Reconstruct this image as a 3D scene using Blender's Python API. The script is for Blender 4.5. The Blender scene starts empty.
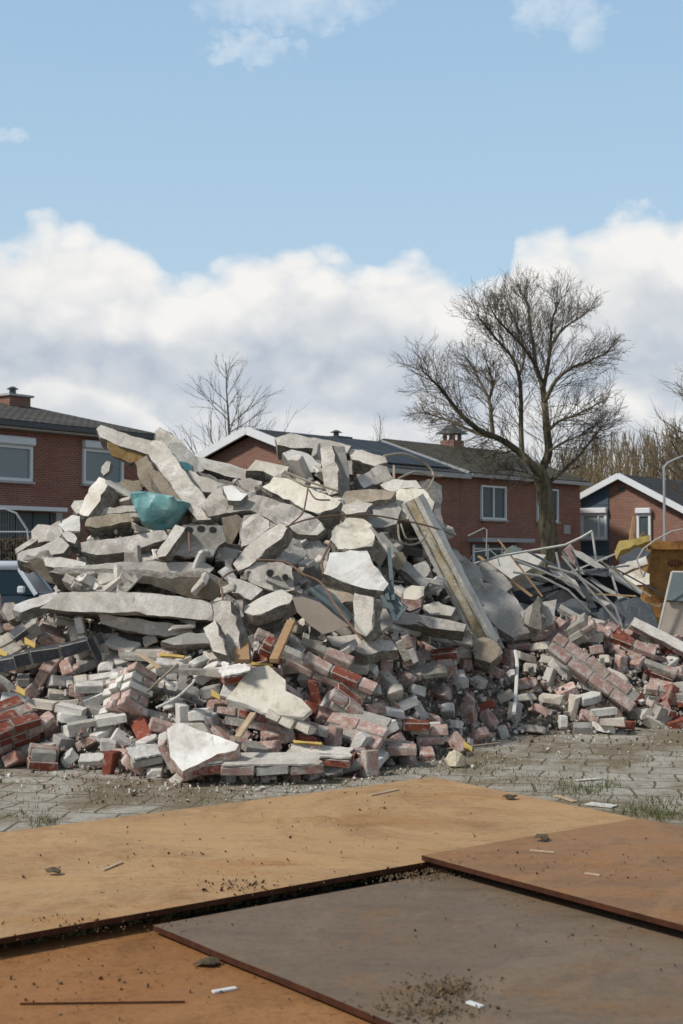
import bpy, bmesh, math, random
from mathutils import Vector, Matrix, Euler, noise
R = random.Random(11)
rad = math.radians
scn = bpy.context.scene
COL = scn.collection

# ------------------------------------------------------------------ camera
F = 1422.0; CAMZ = 1.45; TH = math.atan(46/F)
cam = bpy.data.cameras.new('camera'); camo = bpy.data.objects.new('camera', cam); COL.objects.link(camo)
camo.location = (0, 0, CAMZ); camo.rotation_euler = (math.pi/2+TH, 0, 0)
cam.sensor_fit = 'VERTICAL'; cam.sensor_height = 36; cam.lens = 50; cam.clip_end = 3000; cam.clip_start = .05
cam.dof.use_dof = True; cam.dof.focus_distance = 11.0; cam.dof.aperture_fstop = 5.6
scn.camera = camo
CAM = Vector((0, 0, CAMZ))
def ray(px, py):
    a = (px-341.5)/F; b = (512-py)/F
    d = Vector((a, math.cos(TH)-b*math.sin(TH), math.sin(TH)+b*math.cos(TH)))
    return d/d.y
def at(px, py, Y): return CAM + ray(px, py)*Y
def ground(px, py, z=0.0):
    r = ray(px, py); return CAM + r*((z-CAMZ)/r.z)
def hit(px, py, P0, n):
    r = ray(px, py); return CAM + r*((P0-CAM).dot(n)/r.dot(n))

def interp(x, pts):
    if x <= pts[0][0]: return pts[0][1]
    for (a, b), (c, d) in zip(pts, pts[1:]):
        if x <= c: return b+(d-b)*(x-a)/(c-a)
    return pts[-1][1]

# ------------------------------------------------------------------ materials
MATS = {}
def nt(name):
    m = bpy.data.materials.new(name); m.use_nodes = True
    t = m.node_tree; t.nodes.clear()
    o = t.nodes.new('ShaderNodeOutputMaterial'); p = t.nodes.new('ShaderNodeBsdfPrincipled')
    t.links.new(p.outputs[0], o.inputs[0])
    MATS[name] = m
    return m, t, p
def N(t, typ, **kw):
    n = t.nodes.new(typ)
    for k, v in kw.items():
        if k.startswith('i_'): n.inputs[k[2:].replace('_', ' ')].default_value = v
        elif k.startswith('n_'): n.inputs[int(k[2:])].default_value = v
        else: setattr(n, k, v)
    return n
def mixc(t, fac, a, b, blend='MIX'):
    n = t.nodes.new('ShaderNodeMix'); n.data_type = 'RGBA'; n.blend_type = blend
    for s, v in ((0, fac), (6, a), (7, b)):
        if hasattr(v, 'is_linked') or isinstance(v, bpy.types.NodeSocket): t.links.new(v, n.inputs[s])
        elif s == 0: n.inputs[0].default_value = v
        else: n.inputs[s].default_value = tuple(v)+(1,) if len(v) == 3 else v
    return n.outputs[2]
def ramp(t, src, stops):
    r = t.nodes.new('ShaderNodeValToRGB')
    while len(r.color_ramp.elements) > 1: r.color_ramp.elements.remove(r.color_ramp.elements[-1])
    for i, (p, c) in enumerate(stops):
        e = r.color_ramp.elements[0] if i == 0 else r.color_ramp.elements.new(p)
        e.position = p
        if not hasattr(c, '__len__'): c = (c, c, c)
        e.color = tuple(c)+(1,)
    t.links.new(src, r.inputs[0]); return r.outputs[0]
def noisen(t, vec, scale, detail=4, rough=.6, dist=0.0):
    n = N(t, 'ShaderNodeTexNoise'); n.inputs['Scale'].default_value = scale
    n.inputs['Detail'].default_value = detail; n.inputs['Roughness'].default_value = rough
    n.inputs['Distortion'].default_value = dist
    if vec is not None: t.links.new(vec, n.inputs['Vector'])
    return n.outputs['Fac']
def math_(t, op, a, b=None, c=None, clamp=False):
    n = t.nodes.new('ShaderNodeMath'); n.operation = op; n.use_clamp = clamp
    for i, v in enumerate((a, b, c)):
        if v is None: continue
        if isinstance(v, bpy.types.NodeSocket): t.links.new(v, n.inputs[i])
        else: n.inputs[i].default_value = v
    return n.outputs[0]
def bump(t, p, h, strength=.5, dist=.02):
    b = N(t, 'ShaderNodeBump'); b.inputs['Strength'].default_value = strength; b.inputs['Distance'].default_value = dist
    t.links.new(h, b.inputs['Height']); t.links.new(b.outputs[0], p.inputs['Normal']); return b
def objvec(t, rnd=True):
    tc = N(t, 'ShaderNodeTexCoord')
    if not rnd: return tc.outputs['Object']
    oi = N(t, 'ShaderNodeObjectInfo'); m = N(t, 'ShaderNodeVectorMath', operation='ADD')
    s = N(t, 'ShaderNodeVectorMath', operation='SCALE'); s.inputs['Scale'].default_value = 37.0
    cx = N(t, 'ShaderNodeCombineXYZ')
    for i in range(3): t.links.new(oi.outputs['Random'], cx.inputs[i])
    t.links.new(cx.outputs[0], s.inputs[0]); t.links.new(tc.outputs['Object'], m.inputs[0]); t.links.new(s.outputs[0], m.inputs[1])
    return m.outputs[0]
def rough_mat(name, c1, c2, c3=None, scale=6, c3amt=(.55, .7), speck=True, rgh=.9, bmp=.6, bdist=.012, vary=.18, fine=60, metal=0):
    """stone-like: two tones by noise, a third as patches with shape, fine specks and per-object variation"""
    m, t, p = nt(name); v = objvec(t)
    f = noisen(t, v, scale, 5, .65)
    col = mixc(t, ramp(t, f, [(.35, 0), (.65, 1)]), c1, c2)
    if c3 is not None:
        g = noisen(t, v, scale*.7, 6, .7, .6)
        g2 = N(t, 'ShaderNodeVectorMath', operation='ADD'); 
        col = mixc(t, ramp(t, noisen(t, v, scale*1.3+.7, 6, .72), [(c3amt[0], 0), (c3amt[1], 1)]), col, c3)
    if speck:
        s = noisen(t, v, fine, 3, .8)
        col = mixc(t, ramp(t, s, [(.3, .75), (.62, 0)]), col, tuple(x*.55 for x in c1))
    col = mixc(t, ramp(t, noisen(t, v, scale*.42, 7, .75, 1.2), [(.36, .62), (.52, 0)]), col, tuple(x*y for x, y in zip(c2, (.52, .47, .42))))
    oi = N(t, 'ShaderNodeObjectInfo'); r = math_(t, 'MULTIPLY_ADD', oi.outputs['Random'], vary*2, 1-vary)
    cx = N(t, 'ShaderNodeCombineColor')
    for i in range(3): t.links.new(r, cx.inputs[i])
    col = mixc(t, 1.0, col, cx.outputs[0], 'MULTIPLY')
    t.links.new(col, p.inputs['Base Color']); p.inputs['Roughness'].default_value = rgh; p.inputs['Metallic'].default_value = metal; p.inputs['Specular IOR Level'].default_value = .2
    h = math_(t, 'ADD', math_(t, 'MULTIPLY', noisen(t, v, fine, 4, .7), .4), noisen(t, v, scale*2.5, 6, .7))
    bump(t, p, h, bmp, bdist)
    return m
def plain(name, c, rgh=.5, metal=0, c2=None, scale=8, bmp=0.0, spec=.5):
    m, t, p = nt(name); v = objvec(t)
    c2 = c2 or tuple(x*.8 for x in c)
    col = mixc(t, ramp(t, noisen(t, v, scale, 5, .65), [(.35, 0), (.7, 1)]), c, c2)
    t.links.new(col, p.inputs['Base Color']); p.inputs['Roughness'].default_value = rgh; p.inputs['Metallic'].default_value = metal
    p.inputs['Specular IOR Level'].default_value = spec
    if bmp: bump(t, p, noisen(t, v, scale*3, 4), bmp, .01)
    return m

rough_mat('concrete', (.61, .56, .50), (.45, .41, .36), (.74, .70, .645), 5, (.5, .66))
rough_mat('concrete_pale', (.74, .70, .635), (.63, .585, .515), (.46, .415, .355), 4, (.56, .7))
rough_mat('concrete_grey', (.47, .45, .415), (.36, .34, .31), (.55, .52, .47), 5)
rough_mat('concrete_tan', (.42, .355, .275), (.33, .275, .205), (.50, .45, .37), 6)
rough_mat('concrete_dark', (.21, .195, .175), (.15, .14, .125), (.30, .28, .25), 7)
rough_mat('broken_core', (.55, .50, .435), (.30, .265, .22), (.70, .655, .59), 15, (.48, .60), bmp=1.0, bdist=.06, fine=34)
rough_mat('plaster_cream', (.71, .665, .57), (.61, .56, .46), (.40, .34, .27), 5, (.52, .7), bmp=.25, fine=90, speck=False)
rough_mat('plaster_white', (.72, .705, .675), (.62, .60, .56), (.40, .36, .30), 5, (.54, .72), bmp=.25, fine=90, speck=False)
rough_mat('ochre', (.42, .27, .11), (.30, .19, .08), (.50, .42, .30), 9)
rough_mat('teal_paint', (.06, .21, .24), (.09, .27, .29), (.45, .42, .36), 8, (.62, .7))
rough_mat('brick_white', (.76, .735, .69), (.66, .63, .58), (.44, .40, .35), 9, (.58, .7), fine=110, vary=.16)
rough_mat('brick_cream', (.68, .62, .53), (.58, .52, .43), (.62, .60, .55), 9, (.52, .64), fine=110)
rough_mat('brick_pink', (.52, .355, .305), (.42, .255, .21), (.68, .60, .55), 11, (.48, .6), fine=110, vary=.2)
rough_mat('brick_red', (.29, .085, .052), (.22, .062, .042), (.46, .36, .31), 10, (.52, .64), fine=110)
rough_mat('brick_dusty', (.40, .19, .145), (.52, .40, .34), (.60, .56, .52), 12, (.46, .56), fine=110)
rough_mat('brick_grey', (.46, .44, .41), (.34, .32, .30), (.52, .50, .47), 9, fine=110)
rough_mat('brick_blue', (.075, .08, .095), (.11, .115, .13), (.33, .31, .30), 9, (.62, .72), fine=110)
rough_mat('mortar', (.50, .47, .42), (.40, .37, .32), (.58, .55, .5), 12, fine=80, bmp=1, bdist=.02)
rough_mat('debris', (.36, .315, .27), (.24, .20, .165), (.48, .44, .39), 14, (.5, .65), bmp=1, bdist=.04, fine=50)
rough_mat('roof_panel_black', (.035, .037, .042), (.05, .052, .06), (.11, .11, .115), 6, (.6, .75), rgh=.6, fine=70, bmp=.2)
rough_mat('bitumen', (.09, .105, .125), (.13, .145, .165), (.22, .23, .24), 5, (.6, .75), rgh=.65, bmp=.4)
plain('rebar', (.14, .08, .055), .8, 0, (.20, .12, .08), 20)
plain('aluminium', (.50, .48, .44), .5, .3, (.34, .32, .29), 12)
plain('white_metal', (.54, .52, .47), .6, 0, (.38, .36, .32), 9)
plain('zinc', (.15, .185, .185), .55, .2, (.10, .13, .13), 6)
plain('dark_metal', (.07, .075, .08), .5, .3)
plain('wood', (.40, .25, .13), .8, 0, (.30, .18, .09), 14, .4)
plain('wood_pale', (.50, .38, .25), .8, 0, (.40, .29, .18), 14, .4)
rough_mat('foam', (.78, .70, .52), (.62, .46, .22), (.76, .71, .60), 7, (.42, .55), bmp=.8, fine=50)
rough_mat('insulation', (.55, .42, .14), (.44, .33, .11), (.42, .30, .12), 8, fine=60)
plain('plastic_white', (.72, .72, .70), .35, 0, (.62, .61, .58), 10)
plain('plastic_yellow', (.56, .39, .10), .6, 0, (.46, .30, .08), 10)
plain('board_face', (.44, .37, .31), .8, 0, (.37, .31, .25), 5, .2)
plain('frame_white', (.72, .73, .74), .45, 0, (.66, .67, .68), 2)
plain('gutter', (.42, .40, .38), .6, 0)
plain('blue_cladding', (.055, .085, .115), .6, 0, (.065, .10, .13), 3)
plain('lead', (.12, .13, .145), .6, .2)
plain('lamp_steel', (.38, .39, .40), .5, .2)
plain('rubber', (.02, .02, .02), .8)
plain('car_white', (.62, .66, .70), .25, 0, (.60, .64, .68), 2)
plain('car_blue', (.03, .055, .09), .25, 0)
plain('car_dark', (.03, .035, .045), .25, 0)
plain('skin_plaque', (.42, .40, .40), .6)
plain('curtain', (.45, .50, .50), .9, 0, (.32, .37, .38), 5)
rough_mat('rust_skip', (.45, .24, .07), (.33, .15, .045), (.16, .07, .03), 5, (.5, .62), rgh=.7, fine=70, bmp=.3)
rough_mat('soil', (.11, .085, .055), (.16, .12, .08), (.07, .075, .03), 9, bmp=1, bdist=.02)
rough_mat('dry_soil', (.22, .15, .08), (.15, .10, .055), (.28, .20, .12), 9)
rough_mat('hedge_brown', (.12, .085, .05), (.08, .055, .035), (.15, .12, .06), 9)
plain('grass_blade', (.075, .10, .025), .9, 0, (.12, .115, .045), 6)
m, t, p = nt('teal_plastic'); v = objvec(t)
t.links.new(mixc(t, ramp(t, noisen(t, v, 7, 4, .6, .5), [(.35, 0), (.65, 1)]), (.07, .24, .26), (.25, .45, .43)), p.inputs['Base Color'])
p.inputs['Roughness'].default_value = .38; bump(t, p, noisen(t, v, 9, 3), .4, .03)
m, t, p = nt('window_glass'); tc = N(t, 'ShaderNodeTexCoord')
t.links.new(mixc(t, noisen(t, tc.outputs['Object'], .8, 2), (.04, .055, .06), (.10, .125, .13)), p.inputs['Base Color'])
p.inputs['Roughness'].default_value = .25; p.inputs['Specular IOR Level'].default_value = .2
m, t, p = nt('blind_glass'); tc = N(t, 'ShaderNodeTexCoord')
t.links.new(mixc(t, noisen(t, tc.outputs['Object'], .6, 2), (.16, .21, .225), (.20, .25, .26)), p.inputs['Base Color'])
p.inputs['Roughness'].default_value = .15
m, t, p = nt('car_glass'); p.inputs['Base Color'].default_value = (.015, .03, .04, 1); p.inputs['Roughness'].default_value = .2; p.inputs['Specular IOR Level'].default_value = .2

def brickwall(name, c1, c2, mortar):
    m, t, p = nt(name); tc = N(t, 'ShaderNodeTexCoord'); s = N(t, 'ShaderNodeSeparateXYZ'); t.links.new(tc.outputs['Object'], s.inputs[0])
    c = N(t, 'ShaderNodeCombineXYZ'); t.links.new(math_(t, 'ADD', s.outputs[0], s.outputs[1]), c.inputs[0]); t.links.new(s.outputs[2], c.inputs[1])
    b = N(t, 'ShaderNodeTexBrick'); b.offset = .5
    b.inputs['Scale'].default_value = 1; b.inputs['Brick Width'].default_value = .22; b.inputs['Row Height'].default_value = .065
    b.inputs['Mortar Size'].default_value = .008; b.inputs['Mortar Smooth'].default_value = .2; b.inputs['Bias'].default_value = -.1
    b.inputs['Color1'].default_value = c1+(1,); b.inputs['Color2'].default_value = c2+(1,); b.inputs['Mortar'].default_value = mortar+(1,)
    t.links.new(c.outputs[0], b.inputs['Vector'])
    col = mixc(t, ramp(t, noisen(t, c.outputs[0], .9, 6, .7), [(.35, 0), (.7, .55)]), b.outputs['Color'], tuple(x*.6 for x in c1))
    col = mixc(t, ramp(t, noisen(t, c.outputs[0], 14, 3, .7), [(.45, 0), (.7, .35)]), col, tuple(min(1, x*1.7) for x in c2))
    t.links.new(col, p.inputs['Base Color']); p.inputs['Roughness'].default_value = .9
    bump(t, p, math_(t, 'SUBTRACT', 1.0, b.outputs['Fac']), .5, .01)
brickwall('wall_brick', (.29, .098, .06), (.17, .058, .042), (.36, .29, .24))
brickwall('wall_brick_brown', (.26, .115, .075), (.16, .068, .05), (.34, .28, .23))
def tiles(name, c1, c2, moss):
    m, t, p = nt(name); tc = N(t, 'ShaderNodeTexCoord')
    b = N(t, 'ShaderNodeTexBrick'); b.offset = 0
    for k, x in (('Scale', 1), ('Brick Width', .30), ('Row Height', .30), ('Mortar Size', .055), ('Mortar Smooth', .5)): b.inputs[k].default_value = x
    b.inputs['Color1'].default_value = c1+(1,); b.inputs['Color2'].default_value = c2+(1,); b.inputs['Mortar'].default_value = tuple(x*.25 for x in c1)+(1,)
    t.links.new(tc.outputs['Object'], b.inputs['Vector'])
    col = mixc(t, ramp(t, noisen(t, tc.outputs['Object'], 1.3, 6, .7), [(.45, 0), (.65, .55)]), b.outputs['Color'], moss)
    t.links.new(col, p.inputs['Base Color']); p.inputs['Roughness'].default_value = .85
    w = N(t, 'ShaderNodeTexWave', bands_direction='X'); w.inputs['Scale'].default_value = 1.05; t.links.new(tc.outputs['Object'], w.inputs['Vector'])
    bump(t, p, math_(t, 'SUBTRACT', w.outputs['Fac'], b.outputs['Fac']), 1, .12)
tiles('roof_tiles', (.14, .125, .11), (.085, .078, .07), (.13, .12, .08))
tiles('roof_tiles_brown', (.10, .085, .062), (.065, .055, .042), (.13, .115, .05))
tiles('roof_tiles_dark', (.05, .055, .062), (.035, .04, .045), (.06, .065, .06))
m, t, p = nt('solar'); tc = N(t, 'ShaderNodeTexCoord'); b = N(t, 'ShaderNodeTexBrick'); b.offset = 0
for k, x in (('Scale', 1), ('Brick Width', 1.0), ('Row Height', 1.6), ('Mortar Size', .025)): b.inputs[k].default_value = x
b.inputs['Color1'].default_value = (.014, .018, .026, 1); b.inputs['Color2'].default_value = (.018, .022, .03, 1); b.inputs['Mortar'].default_value = (.10, .11, .12, 1)
t.links.new(tc.outputs['Object'], b.inputs['Vector']); t.links.new(b.outputs['Color'], p.inputs['Base Color']); p.inputs['Roughness'].default_value = .6

def bark(name, c1, c2):
    m, t, p = nt(name); tc = N(t, 'ShaderNodeTexCoord'); mp = N(t, 'ShaderNodeMapping'); mp.inputs['Scale'].default_value = (6, 6, 1.2)
    t.links.new(tc.outputs['Object'], mp.inputs[0]); f = noisen(t, mp.outputs[0], 1.4, 6, .7, .4)
    t.links.new(mixc(t, ramp(t, f, [(.38, 0), (.62, 1)]), c1, c2), p.inputs['Base Color']); p.inputs['Roughness'].default_value = .95
    bump(t, p, f, 1, .06)
bark('bark', (.05, .04, .024), (.19, .155, .095)); bark('bark_far', (.12, .10, .075), (.17, .145, .11)); bark('twig', (.085, .067, .05), (.12, .096, .07))
bark('bark_wood', (.13, .095, .05), (.18, .135, .075))

# ground materials
def ground_mats():
    m, t, p = nt('paving'); tc = N(t, 'ShaderNodeTexCoord')
    mp = N(t, 'ShaderNodeMapping'); mp.inputs['Rotation'].default_value = (0, 0, rad(11)); t.links.new(tc.outputs['Object'], mp.inputs[0])
    nz = N(t, 'ShaderNodeTexNoise'); nz.inputs['Scale'].default_value = 2.2; t.links.new(mp.outputs[0], nz.inputs['Vector'])
    va = N(t, 'ShaderNodeVectorMath', operation='MULTIPLY_ADD'); va.inputs[1].default_value = (.14, .14, 0); 
    t.links.new(nz.outputs['Color'], va.inputs[0]); t.links.new(mp.outputs[0], va.inputs[2])
    b = N(t, 'ShaderNodeTexBrick'); b.offset = .5
    for k, x in (('Scale', 1), ('Brick Width', .30), ('Row Height', .30), ('Mortar Size', .010), ('Mortar Smooth', .6), ('Bias', 0)): b.inputs[k].default_value = x
    b.inputs['Color1'].default_value = (.44, .41, .355, 1); b.inputs['Color2'].default_value = (.36, .335, .285, 1); b.inputs['Mortar'].default_value = (.17, .145, .10, 1)
    t.links.new(va.outputs[0], b.inputs['Vector'])
    big = noisen(t, tc.outputs['Object'], 1.1, 7, .72, .5)
    col = mixc(t, ramp(t, big, [(.43, 0), (.57, .85)]), b.outputs['Color'], (.19, .145, .09))
    fine = noisen(t, tc.outputs['Object'], 26, 5, .8)
    col = mixc(t, ramp(t, fine, [(.34, .7), (.48, 0)]), col, (.11, .09, .055))
    col = mixc(t, ramp(t, noisen(t, tc.outputs['Object'], 40, 3, .7), [(.64, 0), (.72, .8)]), col, (.42, .40, .36))
    col = mixc(t, ramp(t, noisen(t, tc.outputs['Object'], 1.9, 5, .75), [(.6, 0), (.68, .8)]), col, (.085, .095, .03))
    t.links.new(col, p.inputs['Base Color']); p.inputs['Roughness'].default_value = .95; p.inputs['Specular IOR Level'].default_value = .12
    h = math_(t, 'ADD', math_(t, 'MULTIPLY', b.outputs['Fac'], -1.0), math_(t, 'MULTIPLY', fine, .8))
    bump(t, p, h, .8, .02)
    m, t, p = nt('site_ground'); tc = N(t, 'ShaderNodeTexCoord')
    col = mixc(t, ramp(t, noisen(t, tc.outputs['Object'], .25, 7, .7), [(.4, 0), (.6, 1)]), (.13, .11, .08), (.09, .10, .045))
    t.links.new(col, p.inputs['Base Color']); p.inputs['Roughness'].default_value = .95
    bump(t, p, noisen(t, tc.outputs['Object'], 8, 5), .6, .03)
ground_mats()
def steel(name, c1, c2, c3, c4, sheen=.75):
    m, t, p = nt(name); v = objvec(t)
    col = mixc(t, ramp(t, noisen(t, v, .9, 7, .7, .8), [(.38, 0), (.62, 1)]), c1, c2)
    mp = N(t, 'ShaderNodeMapping'); mp.inputs['Rotation'].default_value = (0, 0, rad(25)); mp.inputs['Scale'].default_value = (1, 5, 1); t.links.new(v, mp.inputs[0])
    col = mixc(t, ramp(t, noisen(t, mp.outputs[0], .8, 6, .65, .3), [(.5, 0), (.68, .7)]), col, c3)
    col = mixc(t, ramp(t, noisen(t, v, 2.6, 7, .75, .2), [(.52, 0), (.7, .75)]), col, c4)
    col = mixc(t, ramp(t, noisen(t, v, 55, 4, .75), [(.57, 0), (.68, .6)]), col, tuple(x*.55 for x in c4))
    col = mixc(t, ramp(t, noisen(t, v, 22, 5, .8), [(.34, .7), (.50, 0)]), col, tuple(x*.6 for x in c2))
    for ang, sc, amt in ((18, (1.2, 60, 1), .35), (-35, (.8, 45, 1), .3)):
        mq = N(t, 'ShaderNodeMapping'); mq.inputs['Rotation'].default_value = (0, 0, rad(ang)); mq.inputs['Scale'].default_value = sc; t.links.new(v, mq.inputs[0])
        col = mixc(t, ramp(t, noisen(t, mq.outputs[0], 1.0, 5, .7, .15), [(.60, 0), (.68, amt)]), col, tuple(x*.55 for x in c4))
    col = mixc(t, ramp(t, noisen(t, v, .55, 8, .8, 2.0), [(.50, 0), (.56, .35)]), col, tuple(min(1, x*1.25) for x in c2))
    vo = N(t, 'ShaderNodeTexVoronoi'); vo.inputs['Scale'].default_value = 5.5; vo.inputs['Randomness'].default_value = 1; t.links.new(v, vo.inputs['Vector'])
    col = mixc(t, ramp(t, vo.outputs['Distance'], [(.045, .8), (.07, 0)]), col, (.07, .04, .022))
    t.links.new(col, p.inputs['Base Color'])
    t.links.new(ramp(t, noisen(t, v, 4, 5, .7), [(.3, sheen-.15), (.7, sheen+.1)]), p.inputs['Roughness'])
    p.inputs['Specular IOR Level'].default_value = .12
    bump(t, p, math_(t, 'ADD', noisen(t, v, 45, 5, .7), math_(t, 'MULTIPLY', noisen(t, v, 3, 4), 1.5)), .35, .008)
steel('steel_tan', (.36, .225, .115), (.44, .28, .145), (.38, .195, .075), (.23, .115, .05))
steel('steel_orange', (.33, .165, .068), (.27, .125, .048), (.31, .18, .09), (.16, .075, .032))
steel('steel_brown', (.26, .155, .088), (.29, .16, .08), (.19, .125, .08), (.34, .145, .042))
steel('steel_grey', (.165, .12, .085), (.20, .15, .105), (.125, .095, .07), (.24, .13, .055), .6)
plain('rust_edge_shade', (.085, .032, .018), .95, 0, (.035, .016, .01), 14, spec=.1)  # edge rust darkened further to carry the shade of the plates' front sides

# ------------------------------------------------------------------ object helpers
def tag(o, label=None, cat=None, group=None, kind=None):
    for k, v in (('label', label), ('category', cat), ('group', group), ('kind', kind)):
        if v: o[k] = v
    return o
def link(name, me, mats, parent=None, smooth=None, loc=None):
    for m_ in (mats if isinstance(mats, (list, tuple)) else [mats]): me.materials.append(MATS[m_])
    o = bpy.data.objects.new(name, me); COL.objects.link(o)
    if parent: o.parent = parent
    if loc is not None: o.location = loc
    if smooth is not None:
        me.polygons.foreach_set('use_smooth', [True]*len(me.polygons)); me.set_sharp_from_angle(angle=rad(smooth))
    return o
def from_bm(name, bm, mats, parent=None, smooth=None, loc=None):
    me = bpy.data.meshes.new(name); bm.normal_update(); bm.to_mesh(me); bm.free()
    return link(name, me, mats, parent, smooth, loc)
def empty(name, loc, rz=0):
    o = bpy.data.objects.new(name, None); COL.objects.link(o); o.location = loc; o.rotation_euler = (0, 0, rz); o.empty_display_size = .2
    return o
def box(bm, c, s, rot=None, mi=0, bev=0):
    r = bmesh.ops.create_cube(bm, size=1)['verts']
    M = Matrix.Translation(c) @ (rot.to_matrix().to_4x4() if rot else Matrix()) @ Matrix.Diagonal((*s, 1))
    bmesh.ops.transform(bm, matrix=M, verts=r)
    fs = set(f for v in r for f in v.link_faces)
    for f in fs: f.material_index = mi
    if bev: bmesh.ops.bevel(bm, geom=list(set(e for v in r for e in v.link_edges)), offset=bev, segments=1, affect='EDGES')
def tube(bm, pts, r0, r1=None, n=6, mi=0, caps=True):
    r1 = r0 if r1 is None else r1
    pts = [Vector(p) for p in pts]; rings = []
    for i, p in enumerate(pts):
        d = (pts[min(i+1, len(pts)-1)]-pts[max(i-1, 0)])
        if d.length < 1e-6: d = Vector((0, 0, 1))
        d.normalize(); a = d.orthogonal().normalized() if i == 0 else (rings_a - d*rings_a.dot(d)).normalized()
        rings_a = a; b = d.cross(a); r = r0+(r1-r0)*i/max(1, len(pts)-1)
        rings.append([bm.verts.new(p+(a*math.cos(2*math.pi*k/n)+b*math.sin(2*math.pi*k/n))*r) for k in range(n)])
    for A, B in zip(rings, rings[1:]):
        for k in range(n):
            f = bm.faces.new((A[k], A[(k+1) % n], B[(k+1) % n], B[k])); f.material_index = mi
    if caps:
        f = bm.faces.new(rings[0][::-1]); f.material_index = mi; f = bm.faces.new(rings[-1]); f.material_index = mi
def curve_pts(pts, k=5):
    P = [Vector(p) for p in pts]; out = []
    for i in range(len(P)-1):
        a, b, c, d = P[max(i-1, 0)], P[i], P[i+1], P[min(i+2, len(P)-1)]
        for j in range(k):
            u = j/k
            out.append(.5*((2*b)+(c-a)*u+(2*a-5*b+4*c-d)*u*u+(3*b-a-3*c+d)*u**3))
    return out+[P[-1]]

# ------------------------------------------------------------------ heap surface (depth seen from the ray of a pixel)
BASE = [(-60, 770), (0, 765), (60, 768), (120, 774), (200, 784), (280, 782), (350, 776), (400, 765), (450, 752), (520, 735), (600, 733), (683, 727), (760, 722)]
TOPB = [(-60, 596), (0, 600), (40, 620), (100, 640), (160, 650), (260, 652), (330, 648), (400, 636), (460, 650), (500, 652), (550, 614), (600, 618), (683, 632), (760, 634)]
SIL = [(-60, 612), (0, 612), (45, 607), (58, 585), (80, 548), (110, 522), (145, 475), (190, 478), (240, 492), (280, 470), (340, 470), (400, 500), (432, 508), (455, 560), (475, 586), (500, 604), (520, 618), (560, 616), (600, 620), (640, 630), (683, 634), (760, 636)]
def D(px, py):
    B = interp(px, BASE); T = interp(px, TOPB); Yg = ground(px, B).y
    if py >= T: return Yg+1.45*max(-.3, (B-py)/(B-T))
    k = interp(px, [(440, .0120), (500, .018)])
    return Yg+1.45+(T-py)*k
def heap():
    bm = bmesh.new(); NX, NY, NB = 190, 110, 14; rows = []
    for i in range(NX+1):
        px = -60+820*i/NX; B = interp(px, BASE)+2; S = interp(px, SIL); T = interp(px, TOPB); col = []
        for j in range(NY+1):
            py = B+(S-B)*j/NY
            push = .10 if py > T else min(.42, .10+(T-py)*.012)
            p = at(px, py, D(px, py)+push)
            if j == 0: p.z = -.03
            w = min(1, j/6)
            q = noise.turbulence_vector(p*3.2, 4, False)*.10+noise.noise_vector(p*11)*.05
            col.append(bm.verts.new(p+Vector((q.x, q.y*.5+.03, q.z-.02))*w))
        top = col[-1].co.copy()
        for j in range(1, NB+1):
            u = j/NB; p = Vector((top.x*(1+.12*u), top.y+u*2.4, top.z*(1-u)**1.2-.02*u))
            q = noise.turbulence_vector(p*3.2, 4, False)*.10
            col.append(bm.verts.new(p+q*(1-u)))
        rows.append(col)
    for A, Bc in zip(rows, rows[1:]):
        for k in range(len(A)-1): bm.faces.new((A[k], Bc[k], Bc[k+1], A[k+1]))
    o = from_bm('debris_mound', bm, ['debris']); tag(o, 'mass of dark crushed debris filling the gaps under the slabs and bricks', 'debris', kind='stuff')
heap()

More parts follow.
